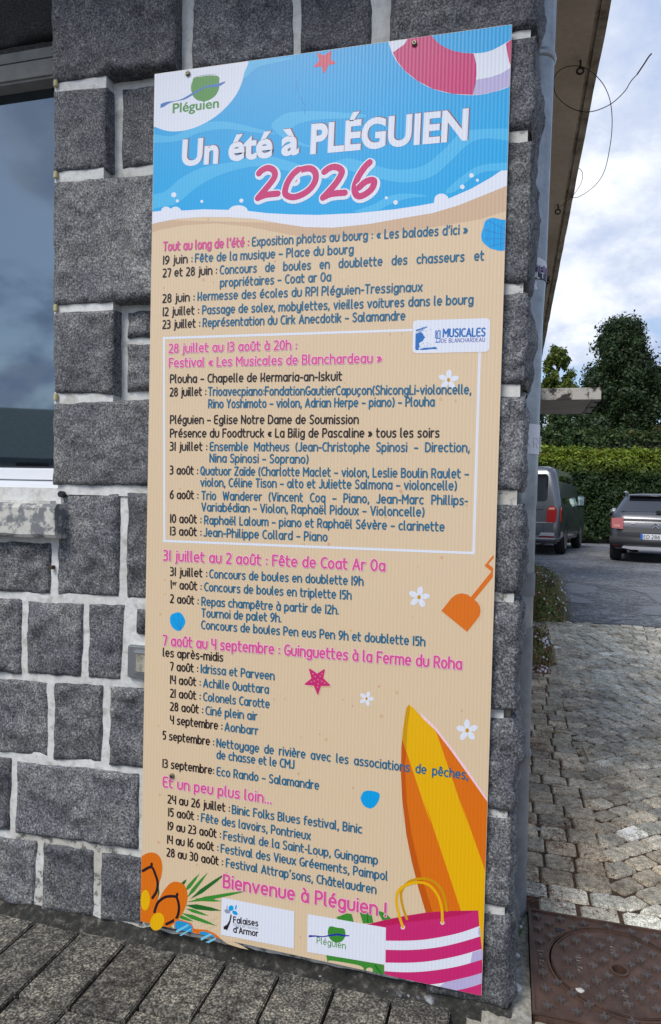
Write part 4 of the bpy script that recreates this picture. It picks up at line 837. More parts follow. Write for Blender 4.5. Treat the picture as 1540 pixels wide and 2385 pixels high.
# straight border rows: along the cover, and the car-park edge
def border(x0, x1, y0, y1, n):
    for i in range(n):
        a = x0+(x1-x0)*i/n+.004; b = x0+(x1-x0)*(i+1)/n-.004
        cobs.append([(a, y0+rnd.uniform(-.003, .003)), (b, y0+rnd.uniform(-.003, .003)), (b, y1+rnd.uniform(-.004, .004)), (a, y1+rnd.uniform(-.004, .004))])
border(.925, 1.66, .426, .494, 7); border(1.66, 4.0, .428, .492, 26)
for c0 in range(6):      # right of the cover
    border(1.30, 4.0, .345-.072*c0, .41-.072*c0, 28)
def cobmesh(c, b=.007, seed=0):
    cx = sum(p[0] for p in c)/4; cy = sum(p[1] for p in c)/4; z = GZ+rnd.uniform(-.003, .004); tx, ty = rnd.uniform(-.03, .03), rnd.uniform(-.03, .03)
    ring0 = []; ring1 = []; ring2 = []
    for i in range(4):
        p, q = Vector(c[i]), Vector(c[(i+1) % 4]); o_ = Vector(c[i-1]); cc = Vector((cx, cy))
        for s_, tgt in ((.09, o_), (.09, q)):
            k = p+(tgt-p)*s_*rnd.uniform(.7, 1.3); ring0.append(k); ring1.append(k+(cc-k).normalized()*.003); ring2.append(cc+(k-cc)*.86)
    V = [(p.x, p.y, GZ-.03) for p in ring0]+[(p.x, p.y, z-.007+(p.x-cx)*tx+(p.y-cy)*ty) for p in ring0]+[(p.x, p.y, z-.0015+(p.x-cx)*tx+(p.y-cy)*ty) for p in ring1]+[(p.x, p.y, z+.0012+(p.x-cx)*tx+(p.y-cy)*ty+rnd.uniform(-.0012, .0012)) for p in ring2]
    Fc = []
    for L_ in range(3): Fc += [(L_*8+i, L_*8+(i+1) % 8, L_*8+8+(i+1) % 8, L_*8+8+i) for i in range(8)]
    Fc.append(tuple(range(24, 32))); return V, Fc
def ctint(c):
    x, y = c[0]; d = max(0, min(1, (1.45-x)/.5)) if y > .5 else .0        # stones beside the wall keep their brown grime
    k = rnd.uniform(.72, 1.2); 
    if rnd.random() < .008: return (1.5, 1.55, 1.65)
    w = rnd.uniform(-.05, .05); return (k*(1-.20*d)*(1+w), k*(1-.30*d), k*(1-.40*d)*(1-w))
seen = [c for c in cobs]
cobs.sort(key=lambda c: ((c[0][0]-CAM.x)**2+(c[0][1]-CAM.y)**2) + (100 if c[0][0] > (1.05+.26*(c[0][1]+1.4)) or c[0][1] < .4 and c[0][0] > 1.32 else 0))
big = MB()
for i, c in enumerate(cobs):
    V, Fc = cobmesh(c); t = ctint(c)
    if i < 300:
        o = mobj('cobble', V, Fc, COB, cobp); tint(o, [t]*len(V))
    else: big.add(V, Fc, t)
o = big.build('cobbles', COB, cobp, fix=False); o['kind'] = 'stuff'
# cement apron between the corner and the cover
V = []; Fc = []; nx_, ny_ = 16, 40
for j in range(ny_+1):
    for i in range(nx_+1):
        x = .80+.100*i/nx_; y = -.07+.56*j/ny_; q = Vector((x*30, y*30, 0)); V.append((x, y, GZ-.008+noise.fractal(q, 1, 2, 4)*.007+noise.noise(q*.3)*.006+(.010 if y < .12 else -.004)))
for j in range(ny_):
    for i in range(nx_): a = j*(nx_+1)+i; Fc.append((a, a+1, a+nx_+2, a+nx_+1))
o = mobj('cement_apron', V, Fc, CEM, None, True); struct(o, 'cracked pale cement between the corner and the cover')
V = []; Fc = []; nx_, ny_ = 60, 12
for j in range(ny_+1):
    for i in range(nx_+1):
        x = .77+1.1*i/nx_; y = -.12+.152*j/ny_; q = Vector((x*30, y*30, 3)); V.append((x, y, GZ-.010+noise.fractal(q, 1, 2, 4)*.006+noise.noise(q*.25)*.006))
for j in range(ny_):
    for i in range(nx_): a = j*(nx_+1)+i; Fc.append((a, a+1, a+nx_+2, a+nx_+1))
o = mobj('cement_apron', V, Fc, CEM, None, True); struct(o, 'rough cement strip in front of the cover')
# ---------------- manhole cover
cov = thing('manhole_cover', 'rusty brown square cast iron cover with round lid and raised crosses', 'manhole cover', (mh[0], mh[2], GZ))
def rel(o): o.matrix_parent_inverse = Matrix.Translation((-mh[0], -mh[2], -GZ)); return o
HC = Vector((1.098, .230)); LR = .150; zt_ = GZ+.002
def ringm(r0, r1, z0, z1, n=72, cx=HC.x, cy=HC.y):
    V = []; Fc = []
    for i in range(n):
        a = 2*math.pi*i/n; c_, s_ = math.cos(a), math.sin(a)
        V += [(cx+r0*c_, cy+r0*s_, z0), (cx+r0*c_, cy+r0*s_, z1), (cx+r1*c_, cy+r1*s_, z1), (cx+r1*c_, cy+r1*s_, z0)]
    for i in range(n):
        a = i*4; b = ((i+1) % n)*4; Fc += [(a, a+1, b+1, b), (a+1, a+2, b+2, b+1), (a+2, a+3, b+3, b+2)]
    return V, Fc
# frame plate with round hole
V = []; Fc = []; n = 96
for i in range(n):
    a = 2*math.pi*(i+.5)/n; c_, s_ = math.cos(a), math.sin(a)
    t = min(((mh[1]-HC.x) if c_ > 0 else (HC.x-mh[0]))/max(abs(c_), 1e-6), ((mh[3]-HC.y) if s_ > 0 else (HC.y-mh[2]))/max(abs(s_), 1e-6))
    V += [(HC.x+(LR+.003)*c_, HC.y+(LR+.003)*s_, zt_-.03), (HC.x+(LR+.003)*c_, HC.y+(LR+.003)*s_, zt_), (HC.x+t*c_, HC.y+t*s_, zt_), (HC.x+t*c_, HC.y+t*s_, zt_-.04)]
for i in range(n): a = i*4; b = ((i+1) % n)*4; Fc += [(a, a+1, b+1, b), (a+1, a+2, b+2, b+1), (a+2, a+3, b+3, b+2)]
fr_ = rel(mobj('frame', V, Fc, IRON, cov))
m = MB(); w = .006
for bx in ((mh[0], mh[1], mh[2], mh[2]+w), (mh[0], mh[1], mh[3]-w, mh[3]), (mh[0], mh[0]+w, mh[2]+w, mh[3]-w), (mh[1]-w, mh[1], mh[2]+w, mh[3]-w)): m.box(bx[0], bx[1], bx[2], bx[3], zt_-.001, zt_+.0045)
V, Fc = ringm(LR+.006, LR+.0095, zt_-.001, zt_+.003); m.add(V, Fc); o = m.build('rim', IRON, cov, fix=False); rel(o)
m = MB(); V, Fc = ringm(.017, LR-.0012, zt_-.03, zt_+.0005); m.add(V, Fc); V, Fc = ringm(LR-.006, LR-.0035, zt_, zt_+.0028); m.add(V, Fc); V, Fc = ringm(.016, .0215, zt_-.02, zt_+.004, 32); m.add(V, Fc)
lid = rel(m.build('lid', IRON, cov, fix=False))
m = MB(); m.box(mh[0]+.01, mh[1]-.01, mh[2]+.01, mh[3]-.01, zt_-.045, zt_-.034); rel(m.build('pit', BLACK, cov))
def cross(cx, cy, z, r=.0115, w=.0038, h=.0062, rot=0.0):
    m = MB()
    for k in range(2):
        a = rot+k*math.pi/2; d = Vector((math.cos(a), math.sin(a))); n_ = Vector((-d.y, d.x))
        P = []
        for t, ww in ((-r, .5), (-r*.8, 1), (r*.8, 1), (r, .5)): P.append((t, ww))
        lo = [(t, ww) for t, ww in P]
        V = [(cx+d.x*t+n_.x*w*ww*s_, cy+d.y*t+n_.y*w*ww*s_, z) for s_ in (1, -1) for t, ww in lo]+[(cx+d.x*t*.93+n_.x*w*ww*s_*.75, cy+d.y*t*.93+n_.y*w*ww*s_*.75, z+h+k*.0001) for s_ in (1, -1) for t, ww in lo]
        F_ = [(8,9,10,11), (15,14,13,12)]; F_ = [(8,9,10,11,15,14,13,12), (0,1,9,8), (1,2,10,9), (2,3,11,10), (4,12,13,5), (5,13,14,6), (6,14,15,7), (0,8,12,4), (3,7,15,11)]
        m.add(V, F_)
    return m
Fm2 = FR(2020, 3480, 540)
lidx = [(470,530),(600,480),(720,428),(870,535),(745,595),(985,470),(1150,585),(1030,645),(1270,528),(910,695),(500,695),(785,755),(1320,690),(1440,630),(1200,750),(530,868),(955,870),(830,925),(1375,862),(1255,928),(700,985),(1130,985),(1005,1050),(870,1108),(1435,1048),(1310,1112),(1180,1185),(1495,790),(1500,1240),(1520,970)]
fx = [(175,205),(190,340),(305,290),(430,238),(565,330),(690,290),(955,325),(1205,380),(1480,425),(1375,475),(205,490),(318,430),(235,830),(265,1005),(285,1195),(430,1130),(395,935),(560,1060),(610,1265),(745,1185),(920,1320),(1230,1375)]
for (pl, zz) in ((lidx, zt_+.0004), (fx, zt_-.0002)):
    for p in pl:
        q = atZ(*Fm2(*p), zt_); o = cross(q.x, q.y, zz, rot=.10).build('raised_cross', IRONW, lid if pl is lidx else fr_); o.matrix_parent_inverse = Matrix.Identity(4)
# letters cast in the iron
def cast(text, a, b, cap, par):
    A = atZ(*Fm2(*a), zt_); B = atZ(*Fm2(*b), zt_); A2 = Vector((A.x, A.y)); d = (Vector((B.x, B.y))-A2); L_ = d.length; d /= L_; n_ = Vector((-d.y, d.x)); sx, lay = layout(text, cap, L_)
    m = MB()
    for (x, ch) in lay:
        if ch is None: continue
        for s_ in glyph(ch)[1]:
            pts = [A2+d*((x+u)*sx)+n_*(v*cap) for u, v in s_]
            if len(pts) > 1: m.tube([(p.x, p.y, zt_+.001) for p in pts], .0014, 5)
    o = m.build('cast_lettering', IRONW, par)
cast('REXEL 21', (690,840), (650,620), .012, lid) if False else None
cast('RSENOIV', (690,838), (652,620), .013, lid); cast('RSENOIV', (262,762), (235,545), .013, fr_); cast('SHG', (1045,608), (1015,515), .011, lid); cast('M125', (1190,1130), (1160,1010), .012, lid)
for o in list(lid.children)+list(fr_.children): pass
m = MB(); p = atZ(*Fm2(435, 355), zt_); m.bev(p.x-.014, p.x+.012, p.y-.008, p.y+.009, zt_-.002, zt_+.0012, .001); rel(m.build('key_slot', BLACK, cov))
# ---------------- downpipe
px, py = .853, .425
pipe = thing('downpipe', 'grey zinc downpipe standing beside the granite corner', 'downpipe', (px, py, GZ))
def ppart(m, nm, mm, sm=True, lab=None, par=None):
    o = m.build(nm, mm, par or pipe, sm)
    if par is None: o.matrix_parent_inverse = Matrix.Translation((-px, -py, -GZ))
    if lab: o['label'] = lab
    return o
def X_(z): return px + max(-.0, 0) + .0055*((z-.75)/1.3)**2*(1 if z > .75 else 1.6) + (.004 if z > 1.6 else 0)
m = MB(); zs = [1.02+i*.1 for i in range(18)]; m.tube([(X_(z), py, z) for z in zs if z <= 2.7]+[(X_(2.7), py, 2.699)], .040, 40, False); ppart(m, 'upper_pipe', ZINC)
m = MB(); m.tube([(X_(z), py, z) for z in (.66, .8, .93, 1.05)], .0385, 40, False); ppart(m, 'middle_pipe', ZINC)
m = MB(); m.tube([(X_(z), py, z) for z in (-.09, .05, .2, .35, .5, .62, .70)], .0405, 40, False); ppart(m, 'lower_pipe', PVC)
def collar(z, mm, w=.011, r=.0435):
    m = MB(); m.tube([(X_(z), py, z-w), (X_(z), py, z-w*.7), (X_(z), py, z), (X_(z), py, z+w*.7), (X_(z), py, z+w)], [.0405, r, r+.0015, r, .0405], 40, False)
    m.tube([(X_(z)-.03, py-.040, z), (X_(z)-.03, py-.052, z)], .006, 8)
    return ppart(m, 'pipe_bracket', mm)
for (x, y, mm) in ((1290, 137, ZINC), (1238, 1754, PVC)): collar(atY(x, y, py).z, mm)
z = atY(1242, 1590, py).z; 
m = MB(); z = atY(1245, 1360, py).z; m.tube([(X_(z), py, z-.03), (X_(z), py, z+.03)], .0418, 40, False); ppart(m, 'pipe_joint', PVC)
STK = simple('white_sticker', (.74, .74, .77), .4); STKD = simple('sticker_black', (.03, .03, .05), .4); STKP = simple('sticker_mauve', (.35, .28, .45), .4)
def wrap(poly, z0, mm, nm, lab, cat, rr=.0412, a0=None):
    """poly of (angle deg, z) laid on the pipe"""
    P = [Vector((a/60, z, 0)) for a, z in poly]; V = []; Fc = []
    # grid fill: sample bands between polygon left/right limits
    zs = sorted({z for _, z in poly}); n = 18; zmin, zmax = zs[0], zs[-1]
    def lim(z):
        xs_ = []
        for i in range(len(poly)):
            (a1, z1), (a2, z2) = poly[i], poly[(i+1) % len(poly)]
            if (z1-z)*(z2-z) <= 0 and z1 != z2: xs_.append(a1+(a2-a1)*(z-z1)/(z2-z1))
        return (min(xs_), max(xs_)) if xs_ else (poly[0][0], poly[0][0])
    for j in range(n+1):
        z = zmin+(zmax-zmin)*(j/n*.998+.001); l, h = lim(z)
        for i in range(13):
            a = math.radians(l+(h-l)*i/12); V.append((X_(z)+rr*math.cos(a), py+rr*math.sin(a), z))
    for j in range(n):
        for i in range(12): a = j*13+i; Fc.append((a, a+1, a+14, a+13))
    o = mobj(nm, V, Fc, mm, None, True)
    if lab: setp(o, lab, cat)
    return o
Fst = FR(2000, 950, 200)
def zof(y): return atY(*Fst(700, y), py-.03).z
z1, z2, z3, z4_ = zof(385), zof(650), zof(1030), zof(1340)
zc_ = (z1+z4_)/2; rz = (z1-z4_)/2
s1 = wrap([(-62+68*math.cos(t), zc_+rz*math.sin(t)) for t in (2*math.pi*i/24 for i in range(24))], 0, STK, 'round_sticker', 'round white sticker with black lettered band on the downpipe', 'sticker')
o = wrap([(-130+0, z3), (6, z3), (6, z2), (-130, z2)], 0, STKD, 'printed_band', None, None, .04145); o.parent = s1
def pipetext(text, a0, a1, z, cap, r, mm):
    m = MB(); sx = (a1-a0); w = 0; tot = sum(glyph(c)[0]+.2 for c in text)-.2; x = 0
    for c in text:
        for s_ in glyph(c)[1]:
            pts = []
            for u, v in s_:
                a = math.radians(a0+(x+u)/tot*(a1-a0)); zz = z+v*cap; pts.append((X_(zz)+.0417*math.cos(a), py+.0417*math.sin(a), zz))
            if len(pts) > 1: m.tube(pts, r, 4)
        x += glyph(c)[0]+.2
    o = m.build('sticker_lettering', mm, s1); return o
pipetext('FOHN', -100, -18, zof(850), .021, .0016, STKP); pipetext('ULT', -88, -38, zof(990), .014, .0019, STK)
Fs2 = FR(2000, 1600, 150)
zt1, zt2 = atY(*Fs2(700, 430), py-.03).z, atY(*Fs2(700, 1620), py-.03).z
s2 = wrap([(-140, zt2), (5, zt2), (6, zt1), (-140, zt1)], 0, STK, 'torn_sticker', 'square white sticker, torn at its edge, lower on the downpipe', 'sticker', .0419)
m = MB()
for k in range(7):
    z = zt1-(.030+.006*k); m.tube([(X_(z)+.0405, py-.006, z), (X_(z)+.0405+rnd.uniform(.002, .006), py-.010, z-.003)], .0022, 5)
m.build('torn_curl', STK, s2)
m = MB(); tot = 0
for (t_, a0) in (('A', -92), ('R', -52)):
    for s_ in glyph(t_)[1]:
        m.tube([(X_(zt1-.05)+.0422*math.cos(math.radians(a0+u*42)), py+.0422*math.sin(math.radians(a0+u*42)), zt1-.062+v*.026) for u, v in s_], .0012, 4)
m.build('faint_lettering', simple('faint_grey_ink', (.6, .61, .64), .5), s2)
# ---------------- eye hooks and dangling wire
RUST = simple('rusty_iron', (.035, .02, .014), .8)
F5 = FR(1900, 0, 660, 1312)
def sof(x, y, z=2.7): return atZ(*F5(x, y), z)
hooks = []
for (x, y) in ((693, 462), (520, 1572), (441, 2126)):
    p = sof(x, y); m = MB(); R_ = .013 if y > 1000 else .012
    m.tube([(0, 0, 0), (0, 0, -.028)], .0038, 7)
    m.tube([(R_*math.sin(t), 0, -.028-R_+R_*math.cos(t)) for t in (2*math.pi*i/14 for i in range(15))], .0040, 7)
    o = m.build('eye_hook', RUST); o.location = p; o.parent = None
    setp(o, ['rusty eye hook in the soffit, nearest and largest, wire looped through', 'rusty eye hook in the soffit level with the small wire loop', 'farthest rusty eye hook, low near the downpipe sticker'][len(hooks)], 'hook', 'eye hooks in the eaves soffit'); hooks.append(p)
def wire(pts, r, nm, lab):
    q = smooth([tuple(p) for p in pts], False, 6) if False else None
    m = MB(); P3 = []
    for (x, y, yy) in pts: P3.append(atY(*F5(x, y), yy))
    S3 = []
    for i in range(len(P3)-1):
        p0, p1, p2, p3 = P3[max(0, i-1)], P3[i], P3[i+1], P3[min(len(P3)-1, i+2)]
        for k in range(6):
            t = k/6; S3.append(.5*((2*p1)+(-p0+p2)*t+(2*p0-5*p1+4*p2-p3)*t*t+(-p0+3*p1-3*p2+p3)*t**3))
    S3.append(P3[-1]); m.tube(S3, r, 5)
    o = m.build(nm, RUST); return setp(o, lab, 'wire')
h1, h2, h3 = hooks[0].y, hooks[1].y, hooks[2].y
wire([(437,1695,h2+.3),(480,1640,h2+.15),(522,1600,h2),(575,1560,h2-.05),(620,1520,h2-.1),(660,1470,h2-.1),(700,1400,h2-.1),(708,1335,h2-.1),(685,1298,h2-.1),(640,1290,h2),(605,1330,h2),(575,1390,h2),(568,1440,h2),(590,1495,h2),(640,1521,h2-.1),(700,1503,h2-.25),(800,1430,h2-.5),(870,1330,h2-.7),(910,1180,h2-.85),(935,980,h1+.3),(925,800,h1+.2),(880,670,h1+.1),(810,580,h1+.05),(750,535,h1),(695,511,h1),(640,506,h1),(570,518,h1),(510,560,h1),(487,620,h1),(490,690,h1),(520,750,h1),(600,820,h1),(700,857,h1-.05),(800,853,h1-.05),(925,800,h1-.1),(1030,705,h1-.15),(1080,625,h1-.15),(1130,570,h1-.2)], .0016, 'loose_wire', 'long thin wire looping from hook to hook below the eaves')
wire([(1128,572,h1-.2),(1180,495,h1-.2),(1215,440,h1-.2),(1240,412,h1-.2)], .0026, 'wire_end', 'frayed blue wire end sticking up into the sky')
wire([(415,2290,h3+.2),(425,2230,h3+.1),(443,2160,h3),(470,2100,h3),(483,2050,h3),(475,2015,h3),(450,1992,h3),(420,1982,h3)], .003, 'wire_loop', 'short wire loop at the farthest hook')
# ---------------- debris
CHIP = simple('white_chip', (.55, .53, .51), .7); CHIPG = noisy('grey_chip', [(.4, (.10, .10, .11)), (.6, (.25, .26, .28))], scale=50, var=.3)
F8 = FR(1800, 3100, 760); F9 = FR(1150, 3300, 750)
def chip(p, s, mm, nm, lab, grp, z=GZ):
    bm = bmesh.new(); bmesh.ops.create_icosphere(bm, subdivisions=1, radius=s)
    for v in bm.verts: v.co = Vector((v.co.x*rnd.uniform(.7, 1.3), v.co.y*rnd.uniform(.6, 1.1), v.co.z*rnd.uniform(.35, .6)))
    me = bpy.data.meshes.new(nm); bm.to_mesh(me); bm.free(); me.materials.append(mm)
    o = bpy.data.objects.new(nm, me); C.objects.link(o); o.location = (p.x, p.y, z+s*.15); o.rotation_euler = (0, 0, rnd.uniform(0, 6)); setp(o, lab, 'stone', grp)
for (x, y, s, mm, lab) in [(575,230,.010,CHIP,'pale chip on the cobbles right of the downpipe foot'), (410,925,.012,CEM,'orange tinged stone chip below the downpipe foot'), (436,995,.008,CHIP,'white chip beside the upper left corner of the iron cover'), (445,965,.008,CHIPG,'dark chip next to the downpipe foot'),
        (410,1218,.009,CHIP,'white flake against the corner stone half way down the cover'), (405,1470,.016,CHIP,'largest white flake on the cement, lower left of the cover'), (190,1625,.014,CHIP,'flat pale flake under the foot of the corner stone'), (775,655,.004,CHIP,'tiny white chip on the cobbles above the cover'), (1110,745,.009,CHIP,'white crumb on a cobble above the cover'), (1240,985,.007,CHIP,'pinkish chip on the top rim of the cover'), (905,1500,.010,CHIP,'shiny white scrap on the joint of the round lid'), (790,185,.006,BLACK,'black pebble on a cobble by the downpipe'), (430,800,.011,CEM,'brown stone chip touching the downpipe foot')]:
    chip(atZ(*F8(x, y), GZ), s, mm, 'stone_chip', lab, None)
for i, (x, y, s) in enumerate([(895,1100,.012),(935,1090,.010),(985,1085,.013),(1000,1125,.011),(1060,1165,.014),(965,1140,.007),(820,1105,.012),(700,1045,.010),(860,1075,.008),(1020,1140,.006),(1140,1175,.006),(730,1060,.008),(1090,1120,.007)]):
    p = atZ(*F9(x, y), GZ+.004); chip(p, s, CHIPG, 'gravel_bit', 'grey broken stone bit in the gutter under the banner', 'grey stone bits in the gutter under the banner')
for i in range(60):
    x = rnd.uniform(-.3, .84); chip(Vector((x, rnd.uniform(.0, .03), 0)), rnd.uniform(.002, .005), CHIPG, 'gravel_bit', 'grey broken stone bit in the gutter under the banner', 'grey stone bits in the gutter under the banner', GZ+.003) if i < 26 else None
STRAW = simple('dry_straw', (.42, .30, .13), .8)
for (a, b, lab, r) in (((825,1612),(888,1740),'dry straw stalk lying on the cobbles near the downpipe',.0035), ((550,1475),(665,1488),'thin pale twig on the mossy cobbles farther up the path',.003), ((425,978),(436,1022),'short straw stub by the second flowering clump',.004)):
    A = atZ(*F7(*a), GZ+.007); B = atZ(*F7(*b), GZ+.007); m = MB(); m.tube([A, (A+B)/2+Vector((.002, 0, .002)), B], r*.8, 6); setp(m.build('straw', STRAW), lab, 'straw')
# brown plant litter between the stones by the wall
m = MB(); k = 0
LIT = noisy('brown_litter', [(.4, (.13, .05, .028)), (.6, (.28, .12, .065))], scale=80, var=0, bump=0)
for i in range(8000):
    x = .90+abs(rnd.gauss(0, .17)); y = rnd.uniform(.45, 4.6)
    if noise.noise(Vector((x*7, y*4, 2))) < -.02: continue
    a = rnd.uniform(0, 6.3); l = rnd.uniform(.004, .011); w_ = .0012; z = GZ+rnd.uniform(-.002, .0065)
    dx, dy = math.cos(a)*l, math.sin(a)*l; m.add([(x-dx, y-dy, z), (x-dy*.25, y+dx*.25, z+.0022), (x+dx, y+dy, z+.001)], [(0, 1, 2)])
o = m.build('plant_litter', LIT, fix=False); setp(o, 'reddish brown dry plant litter scattered over the cobbles by the wall', 'litter', None, 'stuff')
# ================================================================== PLANTS
def leafmat(name, rough=.55, trans=.25):
    m, t, b = mat(name); at = N(t, 'ShaderNodeAttribute'); at.attribute_name = 'tint'; t.links.new(at.outputs['Color'], b.inputs['Base Color']); b.inputs['Roughness'].default_value = rough
    b.inputs['Specular IOR Level'].default_value = .35
    tr = N(t, 'ShaderNodeBsdfTranslucent'); t.links.new(at.outputs['Color'], tr.inputs['Color']); mixs = N(t, 'ShaderNodeMixShader'); mixs.inputs[0].default_value = trans
    o = t.nodes['Material Output']; t.links.new(b.outputs[0], mixs.inputs[1]); t.links.new(tr.outputs[0], mixs.inputs[2]); t.links.new(mixs.outputs[0], o.inputs['Surface']); return m
LEAF = leafmat('foliage'); BARK = noisy('bark', [(.35, (.03, .025, .02)), (.6, (.09, .075, .06))], scale=20, var=0)
def leaves(name, P, Nn, size, cols, par=None, m_=None, seed=1):
    """P centres (n,3), Nn preferred normals (n,3), size (n,), cols (n,3): one folded rhombus each"""
    rg = np.random.default_rng(seed); n = len(P)
    a = rg.normal(size=(n, 3)); nn = Nn+a*.75; nn /= np.linalg.norm(nn, axis=1, keepdims=True)
    t = np.cross(nn, rg.normal(size=(n, 3))); t /= np.linalg.norm(t, axis=1, keepdims=True); b = np.cross(nn, t)
    s = size[:, None]
    V = np.stack([P-t*s, P+b*s*.5+nn*s*.12, P+t*s, P-b*s*.5+nn*s*.12], 1).reshape(-1, 3)
    i = np.arange(n)*4; me = bpy.data.meshes.new(name); me.vertices.add(4*n); me.vertices.foreach_set('co', V.ravel().astype(np.float32))
    me.loops.add(4*n); me.loops.foreach_set('vertex_index', np.arange(4*n, dtype=np.int32)); me.polygons.add(n); me.polygons.foreach_set('loop_start', (i).astype(np.int32)); me.polygons.foreach_set('loop_total', np.full(n, 4, np.int32))
    me.update(); me.materials.append(m_ or LEAF); o = bpy.data.objects.new(name, me); C.objects.link(o); tint(o, np.repeat(np.clip(cols, 0, 1), 4, axis=0))
    if par is not None: o.parent = par
    return o
def crown(rg, lobes, n, col, var=.3):
    """lobes: (x,y,z,r). leaves near lobe surfaces, in small clumps"""
    L_ = np.array(lobes); w = L_[:, 3]**2; pick = rg.choice(len(L_), n, p=w/w.sum()); d = rg.normal(size=(n, 3)); d /= np.linalg.norm(d, axis=1, keepdims=True)
    P = L_[pick, :3]+d*(L_[pick, 3]*(rg.uniform(.3, 1.05, n)))[:, None]
    P += rg.normal(size=P.shape)*(L_[pick, 3]*.17)[:, None]
    cl = rg.uniform(1-var, 1+var, len(L_))[pick]*rg.uniform(.75, 1.25, n); c = np.array(col)[None]*cl[:, None]
    c[:, 0] *= rg.uniform(.8, 1.3, n); return P, d, c
def tree(name, lab, base, H_, Rr, col, n, seed, ls=.13, lobn=46, trunkh=.25, grp='trees beyond the hedge', squash=1.0, gap=0):
    rg = np.random.default_rng(seed); t = thing(name, lab, 'tree', base, 0, grp); lob = []
    for k in range(lobn):
        h = rg.uniform(trunkh, .97); prof = math.sqrt(max(.03, 1-((h-.45)/.56)**2))*(1-.45*max(0, h-.62)/.35); a = rg.uniform(0, 6.28); r = Rr*prof*math.sqrt(rg.uniform(.15, 1))*.93
        lob.append((math.cos(a)*r, math.sin(a)*r, h*H_, Rr*rg.uniform(.12, .23)*squash))
    for h in (.26, .38, .50, .62, .74):
        prof = math.sqrt(max(.03, 1-((h-.45)/.56)**2)); lob += [(rg.uniform(-.2, .2)*Rr, rg.uniform(-.3, .1)*Rr, h*H_, Rr*prof*.52) for _ in range(2)]
    n = int(n*1.25); P, d, c = crown(rg, lob, n, col); leaves('crown', P, d, rg.uniform(.6, 1.3, n)*ls, c, t, None, seed)
    m = MB(); m.tube([(0, 0, 0), (.05, 0, H_*.3), (0, .1, H_*.6), (0, 0, H_*.85)], [H_*.03, H_*.024, H_*.014, H_*.004], 8)
    for k in range(0, lobn, 3):
        x, y, z, r = lob[k]; z0 = max(H_*.2, z-r-math.hypot(x, y)*.6); m.tube([(0, 0, z0), (x*.5, y*.5, (z0+z)/2), (x, y, z)], [H_*.010, H_*.006, H_*.002], 5)
    m.build('trunk', BARK, t, True); return t
def gpt(x, dist):       # ground point along a view column at a given depth in front of the camera
    d = ray(x, 1187); return CAM+d*dist
def ztop(x, y, dist): return (CAM+ray(x, y)*dist).z
def tr_(name, lab, x, ytop, dist, halfpx, col, n, seed, **k):
    p = gpt(x, dist); h = ztop(x, ytop, dist)-GZ; return tree(name, lab, (p.x, p.y, GZ), h, halfpx*dist/FPX, col, n, seed, **k)
tr_('oak_tree', 'big dense dark green tree rising highest beyond the hedge', 1440, 742, 33, 122, (.032, .058, .020), 90000, 3, ls=.085, lobn=230, trunkh=.16)
tr_('ash_tree', 'lighter yellow green loose tree left of the big dark tree', 1290, 800, 42, 62, (.10, .145, .022), 26000, 4, ls=.10, lobn=110, trunkh=.1)
tr_('oak_tree', 'dark tree at the right edge beyond the big one', 1640, 830, 36, 110, (.035, .06, .022), 26000, 5, ls=.10, lobn=120)
tr_('elder_bush', 'mid green bushy tree under the canopy slab behind the hedge', 1300, 952, 25, 62, (.045, .085, .028), 24000, 6, ls=.07, lobn=110, trunkh=.1)
tr_('willow_bush', 'grey green bush right of the canopy end behind the hedge', 1395, 975, 27, 50, (.05, .08, .035), 18000, 7, ls=.07, lobn=90, trunkh=.1)
tr_('oak_tree', 'dark thicket tree standing behind the canopy and downpipe', 1215, 905, 34, 80, (.028, .052, .02), 22000, 8, ls=.10, lobn=110, trunkh=.1)
tr_('brown_leaved_tree', 'brownish olive tree low at the right edge of the picture', 1548, 945, 31, 52, (.075, .07, .02), 14000, 9, ls=.09, lobn=80, trunkh=.2)
for k, (x, d_, h_) in enumerate([(1700, 40, 760), (1900, 44, 840), (1080, 45, 880), (900, 46, 850), (2150, 46, 900)]):
    tr_('hedgerow_tree', ['tree farther right along the field edge', 'second tree farther right along the field edge', 'field tree hidden behind the building', 'far field tree hidden behind the building', 'last tree on the right of the field edge'][k], x, h_, d_, 110, (.04, .07, .022), 9000, 20+k, ls=.2, lobn=34)
